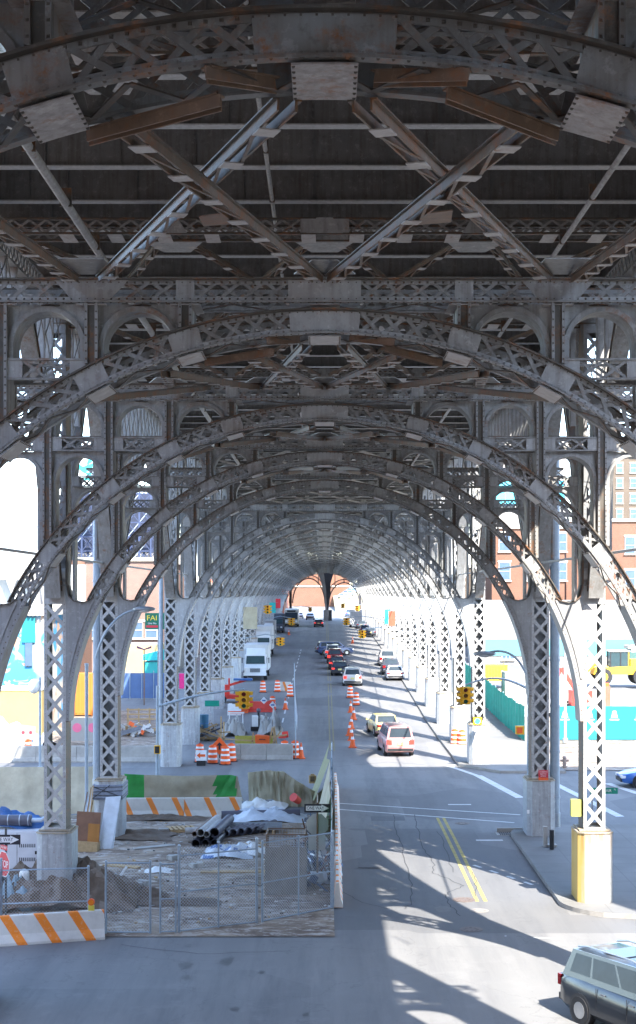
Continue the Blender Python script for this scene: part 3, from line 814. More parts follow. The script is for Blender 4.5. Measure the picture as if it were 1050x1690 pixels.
manhole(763,1359,.33,'manhole cover to the right of the far end of the yellow line')
manhole(791,1503,.32,'small worn manhole cover just below the rusty one',flat('worn_cover',(.26,.24,.22),.7,.3,8))
# tar crack sealing lines (wander with the road)
TAR=flat('crack_seal',(.055,.055,.06),.8,.3,6)
def crack(pts,w=.035):
    pp=[gp(*p) for p in pts]; out=[]
    for a,b in zip(pp,pp[1:]):
        for i in range(6):
            t=i/6; out.append((a[0]+(b[0]-a[0])*t+random.uniform(-.06,.06),a[1]+(b[1]-a[1])*t+random.uniform(-.05,.05)))
    out.append(pp[-1][:2]); mark('road_crack',out,w,TAR,.005)
crack([(650,1345),(655,1372),(666,1408),(680,1460),(678,1492),(668,1500)])
crack([(683,1345),(690,1370),(700,1400),(716,1425),(716,1442),(745,1453),(768,1462),(742,1472),(735,1480),(745,1497),(760,1512)])
crack([(723,1372),(735,1400),(748,1440)],.03); crack([(770,1430),(785,1450),(786,1480)],.03)
crack([(560,1470),(600,1490),(640,1500)],.03)
crack([(480,1262),(560,1265),(640,1258),(700,1262)],.05); crack([(200,1560),(330,1575),(480,1570)],.03)
# catch basin
x,y,z=gp(842,1377); g=G()
g.box((0,0,.01),(1.15,.75,.02),CONC)
for i in range(11): g.box((-.42+i*.085,0,.035),(.03,.6,.03),DGREY)
g.box((.05,.42,.10),(1.1,.12,.2),KERB)
tag(g.obj('catch_basin',None,(x,y,z)),'slotted storm drain grate at the kerb beside the wrapped pedestal','storm drain')

# ---- world, sun, camera
SUNV=Vector((-.41,.91,0)).normalized()   # direction in which shadows fall
EL=R(46.5)
w=bpy.data.worlds.new('World'); scene.world=w; w.use_nodes=True; nt=w.node_tree
sky=nt.nodes.new('ShaderNodeTexSky'); sky.sky_type='NISHITA'; sky.sun_disc=False; sky.sun_elevation=EL
az=math.atan2(-SUNV.x,-SUNV.y)   # compass direction towards the sun, from +Y clockwise
sky.sun_rotation=az; sky.air_density=1.0; sky.dust_density=.6; sky.ozone_density=1.7; sky.altitude=20
nt.links.new(sky.outputs[0],nt.nodes['Background'].inputs[0]); nt.nodes['Background'].inputs[1].default_value=.15
sl=bpy.data.lights.new('Sun','SUN'); sl.energy=2.3; sl.angle=R(.5); sl.color=(1,.95,.87)
so=bpy.data.objects.new('Sun',sl); COL.objects.link(so)
dirv=Vector((SUNV.x*math.cos(EL),SUNV.y*math.cos(EL),-math.sin(EL))); so.rotation_euler=dirv.to_track_quat('-Z','Y').to_euler(); so.location=(20,-20,60)
cd=bpy.data.cameras.new('Camera'); co=bpy.data.objects.new('Camera',cd); COL.objects.link(co)
co.location=(0,0,CZ); co.rotation_euler=(R(90),0,0); cd.sensor_fit='HORIZONTAL'; cd.sensor_width=36; cd.lens=36*2400/1050
cd.shift_x=-11/1050; cd.shift_y=135/1050; cd.clip_start=.1; cd.clip_end=9000
scene.camera=co
scene.view_settings.view_transform='Standard'; scene.view_settings.look='None'; scene.view_settings.exposure=3.0; scene.view_settings.gamma=1
scene.render.resolution_x=636; scene.render.resolution_y=1024

# oil stains and patched squares on the near street
STAIN=flat('oil_stain',(.11,.108,.105),.5,.4,6); PATCH=flat('asphalt_patch',(.14,.14,.142),.85,.3,3)
rr=random.Random(9)
for i in range(10):
    px=rr.uniform(200,700); py=rr.uniform(1560,1680) if i<8 else rr.uniform(1345,1540)
    if px<580 and py<1545: px+=380
    x,y,z=gp(px,py); n=14; r=rr.uniform(.08,.28); g=G()
    g.add([(r*rr.uniform(.6,1.2)*math.cos(6.283*k/n),r*2*rr.uniform(.6,1.2)*math.sin(6.283*k/n),0) for k in range(n)],[tuple(range(n))],STAIN); g.obj('road_stain',None,(x,y,z+.0035))['kind']='structure'
for px,py,w_,l_ in ((610,1420,.9,3.0),(640,1350,1.5,1.4)):
    x,y,z=gp(px,py); g=G(); g.box((0,0,0),(w_,l_,.004),PATCH); g.obj('road_patch',None,(x,y,z+.0005))['kind']='structure'
# =====================================================================  STREET FURNITURE AND THE WORK SITE
BARR=striped('barrier_orange_stripes',(.62,.60,.55),(.85,.23,.015),1.0,.30,.62,wear=.2)
BARW=striped('barrier_worn_stripes',(.58,.56,.50),(.75,.22,.03),1.15,.26,.5,wear=.75)
BARC=flat('barrier_concrete',(.40,.38,.34),.9,.35,1.6)
DRUMM=striped('drum_bands',(.88,.12,.02),(.75,.75,.72),.30,.12,0,axis=2,wear=.1,off=.08,vert=0)
TARP=flat('beige_tarp',(.46,.41,.29),.85,.35,1.2); TARPG=flat('green_tarp',(.03,.33,.06),.6,.45,1.5); TARPW=flat('plastic_sheet',(.62,.68,.74),.35,.3,2)
TARPB=flat('blue_tarp',(.05,.16,.42),.5,.5,4)
RED=flat('sign_red',(.62,.03,.05),.5,.15,5); SIGNB=flat('sign_black',(.02,.02,.03),.5,.2,5); SIGNG=flat('sign_green',(.0,.26,.18),.5,.2,5)
SIGNW=flat('sign_white',(.8,.8,.8),.5,.1,5); SILV=flat('sign_back_aluminium',(.50,.51,.50),.45,.2,3,metal=.4)
def jersey(label, p0, p1, mat, h=.81, group=None, name='jersey_barrier', w=.6):
    """one concrete barrier between two ground points (x,y)"""
    l=math.hypot(p1[0]-p0[0],p1[1]-p0[1]); rz=math.atan2(p1[1]-p0[1],p1[0]-p0[0])
    g=G(); a=w/2; pr=[(-a,0),(a,0),(a,.075),(a*.58,.30),(a*.30,h-.04),(a*.25,h),(-a*.25,h),(-a*.30,h-.04),(-a*.58,.30),(-a,.075)]
    g.prism(pr,-l/2+.01,l/2-.01,mat,ax='x')
    me=g.mesh(name)
    o=link(name,me,None,((p0[0]+p1[0])/2,(p0[1]+p1[1])/2,gz((p0[1]+p1[1])/2)),rz)
    tag(o,label,'barrier',group); return o
def barrier_row(labels, p0, p1, mat, h=.81, group=None):
    n=len(labels); out=[]
    for i,lb in enumerate(labels):
        a=(p0[0]+(p1[0]-p0[0])*i/n,p0[1]+(p1[1]-p0[1])*i/n); b=(p0[0]+(p1[0]-p0[0])*(i+1)/n,p0[1]+(p1[1]-p0[1])*(i+1)/n)
        out.append(jersey(lb,a,b,mat,h,group))
    return out
GB='concrete traffic barriers'
fr=[(-9.62,42.7),(-6.62,43.6)]
jersey('white concrete barrier with three orange slanted stripes in front of the dirt pile',fr[0],fr[1],BARR,.83,GB)
jersey('white and orange barrier cut by the left edge below the stop sign',(-12.6,41.7),(-9.66,42.65),BARR,.83,GB)
jersey('next striped barrier further left beyond the stop sign post',(-15.6,40.7),(-12.65,41.65),BARR,.83,GB)
# warning lamps on the front barrier
def lamp(x,y,z,lab):
    t=thing('warning_light',lab,'warning light',(x,y,z),group='orange flashing lamps on the front barriers')
    g=G(); g.box((0,0,.08),(.17,.10,.16),flat('lamp_case',(.75,.62,.08),.5,.1)); g.obj('battery_case',t)
    g=G(); g.cyl((0,-.05,.25),(0,.05,.25),.10,ORANGE,n=18); g.cyl((0,-.065,.25),(0,-.05,.25),.075,flat('amber_lens',(.9,.25,.02),.2,.1),n=16); g.obj('lens',t)
lamp(-6.98,43.48,gz(43)+.83,'round orange warning lamp on a yellow case at the right end of the striped barrier')
lamp(-9.80,42.62,gz(43)+.83,'orange warning lamp at the left picture edge under the stop sign')
# back barriers
y_=5.47*L
barrier_row(['worn white and orange barrier under the green tarp corner','worn striped barrier with paint splashes under the middle of the grey tarp'],(-8.95,y_),(-3.75,y_+.15),BARW,.85,GB)
# far side of the cross street
barrier_row(['grey concrete barrier left end of the row behind the cross street','second grey concrete barrier from the left behind the cross street','grey concrete barrier directly left of the blue signal pole','grey concrete barrier behind the blue signal pole'],(-19.5,86.2),(-9.9,86.2),BARC,.95,GB)
barrier_row(['concrete barrier behind the cluster of orange drums','concrete barrier with red spray mark below the orange box','concrete barrier next to the corner fence post'],(-6.6,87.4),(-1.9,87.2),BARC,.95,GB)
barrier_row(['far white barrier with red stripes behind the hanging traffic signal','far white barrier with red stripes at the fence corner'],(-4.6,11.25*L),(-2.9-.25,11.2*L),BARW,.85,GB)
# barriers seen end-on along the right side of the site
side=[(.42,47.6),(.55,75.0)]
nb=8
for i in range(nb):
    a=(side[0][0]+(side[1][0]-side[0][0])*i/nb,side[0][1]+(side[1][1]-side[0][1])*i/nb); b=(side[0][0]+(side[1][0]-side[0][0])*(i+1)/nb,side[0][1]+(side[1][1]-side[0][1])*(i+1)/nb)
    nm=['nearest','second','third','fourth','fifth','sixth','seventh','farthest'][i]
    o=jersey('%s barrier in the row running away along the right fence of the yard'%nm,a,b,BARR,.8,GB)
    o.scale=(1,.6,1)
# water filled barriers
def red_block(p,l,w,h,lab,mat,rz=0):
    g=G(); pr=[(-w/2,0),(w/2,0),(w*.22,h),(-w*.22,h)]; g.prism(pr,-l/2,l/2,mat,ax='x')
    for x in (-l*.3,l*.3): g.box((x,0,h+.03),(.25,w*.3,.06),mat)
    g.box((0,-w*.42,h*.3),(l*.8,.05,.08),mat)
    tag(g.obj('plastic_barrier',None,p,rz),lab,'plastic barrier')
REDP=flat('red_plastic',(.75,.06,.04),.45,.25,4)
p=gp(430,1175); red_block(p,2.4,.6,.85,'long red water filled barrier in the middle of the second yard',REDP)
p=gp(403,1176); red_block((p[0]-.1,p[1]-.3,p[2]),.9,.55,.8,'orange plastic barrier behind the hanging signal',ORANGE)
p=gp(387,1180); red_block(p,1.05,.8,.85,'short off-white concrete block left of the red barrier',WHITE)
# ---- drums and cones
def drum0():
    t=thing('traffic_drum','','traffic drum'); g=G()
    zs=[(0,.29),(.25,.285),(.27,.265),(.52,.262),(.54,.245),(.80,.24),(.82,.225),(1.0,.21)]
    vs=[];n=16
    for z,r in zs:
        for k in range(n): vs.append((r*math.cos(2*math.pi*k/n),r*math.sin(2*math.pi*k/n),z+.04))
    fs=[(i*n+k,i*n+(k+1)%n,i*n+n+(k+1)%n,i*n+n+k) for i in range(len(zs)-1) for k in range(n)]+[tuple(range((len(zs)-1)*n,len(zs)*n))]
    g.add(vs,fs,DRUMM); g.box((0,0,1.07),(.2,.06,.06),ORANGE); g.obj('drum_body',t,smooth=True)
    g=G(); g.cyl((0,0,0),(0,0,.05),.37,BLACK,n=16); g.obj('rubber_base',t); return t
D0=drum0(); first=[True]
def drum(p,lab,rz=0,tilt=None):
    o=D0 if first[0] else dup(D0); first[0]=False
    o.location=p; o['label']=lab; o['group']='orange and white traffic drums'; o.rotation_euler=(0,0,rz)
    if tilt: o.rotation_euler=tilt
    return o
for (px,py,lab) in ((330,1258,'orange drum carrying the white arrow sign'),(351,1260,'orange drum left of the centre of the drum cluster'),(372,1262,'front orange drum of the cluster right of the arrow sign'),
    (382,1257,'orange drum at the right end of the cluster by the barrier'),(470,1252,'orange drum at the right end of the second yard barrier'),(487,1252,'orange drum outside the fence corner of the second yard'),
    (46,1250,'orange drum by the white pile at far left'),(450,1171,'orange drum standing behind the small diamond sign'),(479,1150,'orange drum at the far corner of the second yard fence'),
    (578,1152,'first drum in the middle of the road behind the queue of cars'),(588,1164,'second drum in the middle of the road nearer than its twin'),
    (751,1231,'striped drum left of the pair at the far right pedestal'),(763,1232,'striped drum right of the pair at the far right pedestal'),
    (434,1143,'drum top showing behind the far striped barrier on the left'),(458,1142,'drum top showing behind the far striped barrier on the right')):
    drum(gp(px,py),lab)
x,y,z=at(540,1325,5.3)
def cone0():
    t=thing('traffic_cone','','traffic cone'); g=G()
    g.cyl((0,0,.03),(0,0,.71),.15,ORANGE,r1=.025,n=16); g.cyl((0,0,.40),(0,0,.53),.0855,SIGNW,r1=.0605,n=16); g.obj('cone_body',t,smooth=True)
    g=G(); g.box((0,0,.02),(.38,.38,.04),ORANGE); g.obj('base',t); return t
C0=cone0(); fc=[True]
def cone(p,lab):
    o=C0 if fc[0] else dup(C0); fc[0]=False; o.location=p; o['label']=lab; o['group']='orange cones down the road'; o.scale=(1.35,1.35,1.35)
ordn=['nearest','second','third','fourth','fifth','sixth','farthest']
for i,(px,py) in enumerate(((582,1234),(580,1222),(577,1214),(580,1203),(584,1188),(579,1176))): cone(gp(px,py),'%s orange cone in the line up the middle of the road'%(ordn[i] if i<5 else 'farthest'))
cone(gp(471,1171),'orange cone inside the second yard near its right fence')
cone(gp(497,1252),'tall orange cone leaning by the drum outside the fence corner')
for px,py,l in ((435,1046,'orange cone far up the road by the left lane'),(477,1048,'pink cone beside the far bus'),(582,1062,'far cone left of the white van')): cone(gp(px,py),l)
# arrow sign on the drum
t=thing('arrow_sign','white board with an orange left arrow hung on a drum','sign',(gp(333,1262)[0],gp(333,1262)[1]-.42,gp(333,1262)[2]+.25))
g=G(); g.box((0,0,.33),(.62,.03,.62),SIGNW); g.obj('board',t)
g=G(); g.prism([(-.25,.33),(-.05,.50),(-.05,.40),(.25,.40),(.25,.26),(-.05,.26),(-.05,.16)],-.022,-.016,ORANGE); g.obj('arrow',t)
g=G(); g.box((0,.02,-.11),(.5,.4,.28),BLACK); g.obj('ballast',t)
t=tag((lambda g:(g.prism([(-.5,.7),(0,.2),(.5,.7),(0,1.25)],-.02,.02,ORANGE),g.box((0,.05,.35),(.06,.05,.7),DGREY),g.prism([(-.18,.75),(0,.95),(.18,.75),(.06,.75),(.06,.5),(-.06,.5),(-.06,.75)],-.03,-.021,SIGNB),g.obj('warning_sign',None,(gp(362,1256)[0],gp(362,1256)[1]+.2,gp(362,1256)[2]+.15)))[-1])(G()),'orange diamond warning sign standing among the drums','sign')
# ---- chain link fence
def chain(g, p0, p1, z0, z1, mat, pitch=.1, r=.0026, both=True):
    """wire mesh between two ground points; x along the fence"""
    l=math.hypot(p1[0]-p0[0],p1[1]-p0[1]); ux,uy=(p1[0]-p0[0])/l,(p1[1]-p0[1])/l; h=z1-z0
    def P(s,z): 
        x,y=p0[0]+ux*s,p0[1]+uy*s; return (x,y,gz(y)+z)
    k=int((l+h)/pitch)
    for sg in (1,-1):
        for i in range(k):
            s=-h+i*pitch if sg>0 else i*pitch
            a=(s,z0);b=(s+h*sg,z1)
            # clip to 0..l
            def clip(s0,za,s1,zb):
                if s0==s1: return None
                t0,t1=0,1
                for lo in (0,l):
                    pass
                ta=(0-s0)/(s1-s0); tb=(l-s0)/(s1-s0); lo,hi=min(ta,tb),max(ta,tb); t0=max(0,lo); t1=min(1,hi)
                if t0>=t1: return None
                return (s0+(s1-s0)*t0,za+(zb-za)*t0,s0+(s1-s0)*t1,zb*t1+za*(1-t1))
            c=clip(a[0],a[1],b[0],b[1])
            if c: g.bar(P(c[0],c[1]),P(c[2],c[3]),r*2,r*1.6,mat,n=(uy,-ux,0))
WIRE=flat('fence_wire',(.50,.54,.58),.4,.2,6,metal=.5,bmp=0)
FPOST=flat('fence_post',(.36,.44,.52),.4,.25,6,metal=.4)
def fence_panel(lab, p0, p1, h, rails=(1,.5), posts=3, group='chain link panels round the yard', name='chain_link_fence', pitch=.1, frame=.035):
    t=thing(name,lab,'fence',(0,0,0),group=group)
    t.location=(p0[0],p0[1],gz(p0[1]))
    off=Vector(t.location)
    def sub(nm,fn):
        g=G(); fn(g); g.v=[(a-off.x,b-off.y,c-off.z) for a,b,c in g.v]; return g.obj(nm,t)
    sub('wire_mesh',lambda g: chain(g,p0,p1,.06,h,WIRE,pitch))
    for i in range(posts):
        f=i/(posts-1); x,y=p0[0]+(p1[0]-p0[0])*f,p0[1]+(p1[1]-p0[1])*f
        sub('post',lambda g:(g.cyl((x,y,gz(y)),(x,y,gz(y)+h+.05),frame if i in(0,posts-1) else .025,FPOST,n=10),g.sph((x,y,gz(y)+h+.05),frame*1.1,FPOST,n=8)))
    for q in rails:
        sub('rail',lambda g:g.cyl((p0[0],p0[1],gz(p0[1])+h*q),(p1[0],p1[1],gz(p1[1])+h*q),.022,FPOST,n=8))
    sub('rail',lambda g:g.cyl((p0[0],p0[1],gz(p0[1])+.06),(p1[0],p1[1],gz(p1[1])+.06),.02,FPOST,n=8))
    return t
F=[(-15.5,42.0),(-9.7,43.6),(-7.15,44.0),(-6.62,44.0),(-5.28,44.0),(-4.98,44.05),(-4.52,44.1),(-4.42,44.15),(-2.12,45.4),(-1.95,45.5),(.28,47.5)]
fence_panel('chain link fence running left behind the stop sign',F[0],F[1],2.3,posts=3)
fence_panel('chain link fence in front of the dirt pile between stop sign and gate',F[1],F[2],2.0,posts=2)
fence_panel('square chain link gate leaf right of the striped barrier',F[3],F[4],2.15,rails=(1,),posts=2)
fence_panel('narrow chain link gate leaf with a middle rail',F[5],F[6],2.1,rails=(1,.5),posts=2,frame=.03)
fence_panel('long leaning chain link panel left of the chained gate posts',F[7],F[8],2.6,rails=(.9,.48),posts=3,frame=.045)
fence_panel('chain link gate panel in front of the tarp wrapped cage',F[9],F[10],2.5,rails=(1,.5),posts=3)
fence_panel('chain link fence running away along the right side of the yard',(.22,47.6),(.36,75),2.3,posts=9,rails=(1,),pitch=.16)
fence_panel('chain link fence along the right side of the second yard',(-1.75,87.6),(-2.9,139),2.2,posts=12,rails=(1,.5),pitch=.2)
g=G(); g.tube([(.0,0,0),(.06,-.05,-.05),(.12,0,-.08),(.18,-.04,-.04),(.2,0,0)],.012,DGREY); tag(g.obj('gate_chain',None,(-2.14,45.38,gz(45)+1.25)),'dark chain tying the two gate posts together','chain')
# cloth on fences
def cloth(name, lab, pts_top, pts_bot, mat, cat='tarp', amp=.06, nx=40, nz=10, patch=None, thick=.012, group=None):
    """hanging cloth between a top and a bottom polyline"""
    g=G(); 
    def interp(P,t):
        t*=len(P)-1; i=min(int(t),len(P)-2); f=t-i; return Vector(P[i]).lerp(Vector(P[i+1]),f)
    vs=[];w=nx+1
    o=Vector(pts_bot[0])
    for j in range(nz+1):
        for i in range(nx+1):
            u=i/nx;v=j/nz; a=interp(pts_top,u);b=interp(pts_bot,u); q=a.lerp(b,v)
            d=noise.noise(Vector((u*9+q.x*.3,v*1.3,q.y)))*amp*1.6+noise.noise(Vector((u*28,v*3+7,q.y*.5)))*amp*.7+amp*.6*math.sin(v*9+4*noise.noise(Vector((u*4,0,3))))*.5
            q=q+Vector((0,-d,0)); vs.append(q-o)
    fs=[(w*j+i,w*j+i+1,w*j+w+i+1,w*j+w+i) for j in range(nz) for i in range(nx)]
    back=[v+Vector((0,thick,0)) for v in vs]; nn=len(vs)
    allf=fs+[tuple(q+nn for q in f[::-1]) for f in fs]
    g.v=[tuple(v) for v in vs+back]
    for f in allf:
        c=sum((Vector(g.v[k]) for k in f),Vector())/4; m=mat
        if patch and patch(c): m=patch(c)
        g.f.append(list(f)); g.m.append(g.mi(m))
    ob=g.obj(name,None,tuple(o),smooth=True); tag(ob,lab,cat,group); return ob
def pt(px,py,d): return at(px,py,d)
d5=5.60
cloth('tarp','beige tarp with a green corner patch hung over the barrier',[pt(205,1277,d5),pt(238,1279,d5),pt(300,1281,d5),pt(378,1279,d5),pt(392,1281,d5),pt(400,1318,d5)],[pt(207,1326,d5),pt(238,1327,d5),pt(300,1326,d5),pt(350,1325,d5),pt(390,1322,d5),pt(402,1322,d5)],TARP,
   patch=lambda c:(TARPG if c.x<.95 and c.z>.1 else (TARPG if 4.15<c.x<5.1 and c.z>.75-abs(c.x-4.75)*1.1-.45 and c.z>.35 else None)))
cloth('tarp','pale tarp square hanging at the back right of the yard',[pt(409,1275,5.75),pt(448,1271,5.75)],[pt(411,1322,5.75),pt(452,1319,5.75)],TARP,nx=16)
cloth('tarp','crumpled beige tarp sagging down to the right corner of the yard',[pt(448,1272,5.72),pt(467,1273,5.72),pt(495,1292,5.72),pt(525,1309,5.72),pt(551,1284,5.72)],[pt(452,1326,5.72),pt(470,1330,5.72),pt(498,1334,5.72),pt(530,1338,5.72),pt(548,1336,5.72)],TARP,amp=.14,nx=60,nz=16)
cloth('tarp','long pale tarp fence along the left back of the yard',[pt(-60,1266,5.5),pt(60,1266,5.5),pt(165,1265,5.5)],[pt(-60,1344,5.4),pt(60,1346,5.4),pt(165,1342,5.4)],TARP,amp=.07,nx=60)
cloth('plastic_sheet','white plastic sheet bundled along the top of the right hand fence',[(.33,52,gz(52)+2.2),(.35,60,gz(60)+2.4),(.38,74,gz(74)+2.3)],[(.30,52,gz(52)+1.2),(.35,60,gz(60)+1.1),(.38,74,gz(74)+1.0)],TARPW,amp=.02,nx=50)
cloth('tarp','green net hanging inside the near part of the right hand fence',[(.12,49.5,gz(50)+2.9),(.12,56,gz(60)+2.6)],[(.10,49.5,gz(50)+1.5),(.12,56,gz(60)+1.2)],TARPG,amp=.02,nx=20)
for i in range(5):
    y=90+i*10; 
cloth('plastic_sheet','white plastic sheet wound along the fence of the second yard',[(-1.72,92,gz(92)+2.2),(-2.1,105,gz(105)+2.4),(-2.7,128,gz(128)+2.0)],[(-1.75,92,gz(92)+1.3),(-2.05,105,gz(105)+.5),(-2.7,128,gz(128)+1.2)],TARPW,amp=.03,nx=60,cat='plastic sheet')
TARPC=flat('grey_beige_cloth',(.27,.265,.24),.85,.4,1.5)
# ---- tarp wrapped cage
t=thing('wrapped_cage','wire cage wrapped in a grey-beige cloth in front of the right corner of the yard','cage',(*gp(472,1477)[:2],gz(gp(472,1477)[1])))
w2,h=.66,2.05
g=G()
for x in (-w2,w2):
    for y in (0,1.3): g.cyl((x,y,0),(x,y,h),.025,RUSTY,n=6)
for y in (0,1.3): g.cyl((-w2,y,h),(w2,y,h),.025,RUSTY,n=6)
for x in (-w2,w2): g.cyl((x,0,h),(x,1.3,h),.025,RUSTY,n=6)
for i in range(14):
    x=-w2+2*w2*i/13; g.cyl((x,1.3,1.2),(x,1.3,h),.008,GALV,n=4); g.cyl((x,0,1.5),(x,0,h),.008,GALV,n=4)
for i in range(8): g.cyl((-w2,0,1.5+i*.075),(w2,0,1.5+i*.075),.008,GALV,n=4)
g.obj('frame',t)
g=G(); vs=[];nx,nz=26,18
for j in range(nz+1):
    for i in range(nx+1):
        u=i/nx;v=j/nz; x=-w2-.03+u*(2*w2+.06); zt=1.62+.12*math.exp(-((u-.5)/.12)**2); z=zt*(1-v)+.02*v
        yy=-.06-.10*noise.noise(Vector((u*3.2,v*1.6,1)))-.03*noise.noise(Vector((u*11,v*5,2)))
        vs.append((x,yy,z))
w=nx+1; g.add(vs,[(w*j+i+1,w*j+i,w*j+w+i,w*j+w+i+1) for j in range(nz) for i in range(nx)],TARPC)
g.add([(x,y+.015,z) for x,y,z in vs],[(w*j+i,w*j+i+1,w*j+w+i+1,w*j+w+i) for j in range(nz) for i in range(nx)],TARPC)
g.box((-w2-.04,.65,.8),(.02,1.3,1.6),TARPC); g.box((w2+.04,.65,.8),(.02,1.3,1.6),TARPC); g.obj('cloth_wrap',t,smooth=True)
# ---- pipes: each a thing
PBLK=flat('black_pipe',(.035,.035,.045),.4,.3,3); PGRY=flat('grey_pipe',(.45,.44,.42),.6,.3,3); PDK=flat('dark_grey_pipe',(.10,.10,.13),.5,.3,3)
def pipe_obj(px,py,d,r,length,rz,mat,lab,grp='pipes piled in the yard',lift=None,tilt=0):
    x,y,z=at(px,py,d); g=G(); n=20; vs=[]
    for yy,rr in ((0,r),(length,r),(length,r*.88),(0,r*.88)):
        for k in range(n): vs.append((rr*math.cos(2*math.pi*k/n),yy,rr*math.sin(2*math.pi*k/n)))
    fs=[(q*n+k,q*n+(k+1)%n,((q+1)%4)*n+(k+1)%n,((q+1)%4)*n+k) for q in range(4) for k in range(n)]
    g.add(vs,fs,mat); zz=z if lift is None else gz(y)+lift
    o=g.obj('pipe',None,(x,y,zz),smooth=True); o.rotation_euler=(R(tilt),0,R(rz)); tag(o,lab,'pipe',grp)
pd=4.83
for i,(px,lb) in enumerate(((325,'black pipe at the lower left of the stack'),(341,'black pipe in the bottom middle of the stack'),(356,'black pipe at the bottom right of the stack'))):
    pipe_obj(px-2,1398,pd,.17,3.4,-5,PBLK,lb,lift=.18)
pipe_obj(354,1383,4.86,.20,3.6,-6,PDK,'thick dark grey pipe on top of the stack at the right',lift=.55)
pipe_obj(341,1381,4.85,.13,3.3,-5,PGRY,'thin light grey pipe between the two thick top pipes',lift=.50)
pipe_obj(331,1380,4.86,.16,3.8,-6,PGRY,'light grey pipe lying on top of the stack at the left',lift=.54)
pipe_obj(321,1386,4.87,.11,3.6,-6,RUSTY,'short brown pipe end at the far left of the stack',lift=.47)
pipe_obj(306,1375,4.95,.14,1.6,-82,PGRY,'pale pipe elbow lying left of the stack',lift=.42)
for i in range(5):
    pipe_obj(372+i*13,1391-i*1.4,5.0+i*.02,.15,2.0,-20,PDK,'dark slanted pipe number row right of the stack'.replace('number row ',['first ','second ','third ','fourth ','last '][i]),lift=.2,grp='short dark pipes lying side by side')
pipe_obj(381,1403,4.70,.10,.5,-50,PGRY,'short white pipe stub in front of the black pipes',lift=.12)
# steel profiles
g=G()
for i in range(5): g.box((0,i*.16,.20+i*.035),(2.3,.13,.07),GALV)
for x in (-.8,.8): g.box((x,.3,.08),(.1,1.0,.16),WOOD)
tag(g.obj('steel_bundle',None,at(420,1372,5.1)[:2]+(gz(61),)),'bundle of shiny galvanised steel profiles lying behind the dark pipes','steel bundle')
g=G(); g.cyl((-1.9,0,.2),(1.6,.25,.25),.20,PDK,n=18); g.cyl((-1.2,.5,.2),(1.3,.7,.2),.17,PDK,n=18)
tag(g.obj('culvert_pipe',None,at(436,1350,5.4)[:2]+(gz(64),),smooth=True),'long dark pipe under the clear plastic sheet at the back','pipe')
def blanket(name,lab,cat,cx,cy,sx,sy,h,mat,seed,extra=None,lift=0.02,nx=26,ny=18,rz=0):
    """crumpled sheet / heap lying on the ground"""
    g=G(); vs=[]; w=nx+1
    for j in range(ny+1):
        for i in range(nx+1):
            u=i/nx*2-1;v=j/ny*2-1; e=max(0,1-(abs(u)**2.5+abs(v)**2.5)*.75)
            q=Vector((u*2.3+seed,v*2.3,seed)); z=h*e*(.6+.55*noise.noise(q)+.28*noise.noise(q*2.7)+.10*noise.noise(q*6))
            wob=1+.18*noise.noise(Vector((math.atan2(v,u)*1.4,seed,0)))
            vs.append((u*sx/2*wob,v*sy/2*wob,max(z,0)*1.0+.0))
    fs=[(w*j+i,w*j+i+1,w*j+w+i+1,w*j+w+i) for j in range(ny) for i in range(nx)]
    g.v=vs
    for f in fs:
        m=mat
        if extra:
            c=sum((Vector(vs[k]) for k in f),Vector())/4
            if noise.noise(c*2.1+Vector((seed,0,0)))>.12: m=extra
        g.f.append(list(f)); g.m.append(g.mi(m))
    o=g.obj(name,None,(cx,cy,gz(cy)+lift),rz,smooth=True); tag(o,lab,cat); return o
x,y,_=gp(378,1408); blanket('plastic_bags','heap of blue and white plastic bags in front of the pipes','plastic bags',x,y,1.9,2.6,.42,TARPW,3.3,TARPB)
x,y,_=gp(412,1404); blanket('plastic_sheet','dirty white sheet with rubble on it left of the wrapped cage','plastic sheet',x,y,1.5,2.6,.3,WHITE,6.1,flat('mud',(.30,.24,.18),.9,.3))
x,y,_=gp(440,1352); blanket('plastic_sheet','clear bluish plastic sheet draped over the long pipe at the back','plastic sheet',x,y,3.6,2.4,.6,TARPW,9.2)
x,y,_=gp(475,1338); blanket('plastic_sheet','white plastic scraps behind the clear sheet','plastic sheet',x-1.2,y+1,2.2,1.6,.5,WHITE,1.4)
x,y,_=gp(93,1497)
DP=flat('excavated_soil',(.165,.12,.085),.95,.45,3,bmp=.6)
blanket('dirt_pile','brown dirt pile behind the striped barrier','dirt pile',x,y+.9,5.2,3.8,1.6,DP,2.2,flat('excavated_soil_pale',(.24,.19,.15),.95,.4,5,bmp=.6),nx=70,ny=50)
blanket('dirt_pile','low spread of brown soil right of the pile against the fence','dirt pile',x+2.2,y+1.2,2.4,2.4,.45,DP,5.2,nx=40,ny=40)
SNOW=flat('white_sand',(.55,.55,.55),.7,.1,2)
x,y,_=gp(30,1243); blanket('sand_pile','large white pile at far left across the street','sand pile',x-2.5,y+2.5,8,7,2.1,SNOW,4.4,nx=50,ny=40)
x,y,_=gp(770,1255)
# small stones and litter on the dirt, one heap object
g=G(); random.seed(11)
for i in range(420):
    px=random.uniform(20,545); py=random.uniform(1355,1525)
    X,Y,Z=gp(px,py)
    if Y<44.6+max(0,(X+6)*.3): continue
    s=random.uniform(.02,.075); g.box((X,Y,Z+s*.3+.02),(s*random.uniform(.8,2),s*random.uniform(.8,2),s*.8),random.choice((CONC,DP,WHITE,CONC,WOOD,DGREY)),rz=random.uniform(0,3),rx=random.uniform(-.4,.4))
tag(g.obj('rubble'),'small stones, chips and litter scattered over the dirt yard','rubble',kind='stuff')
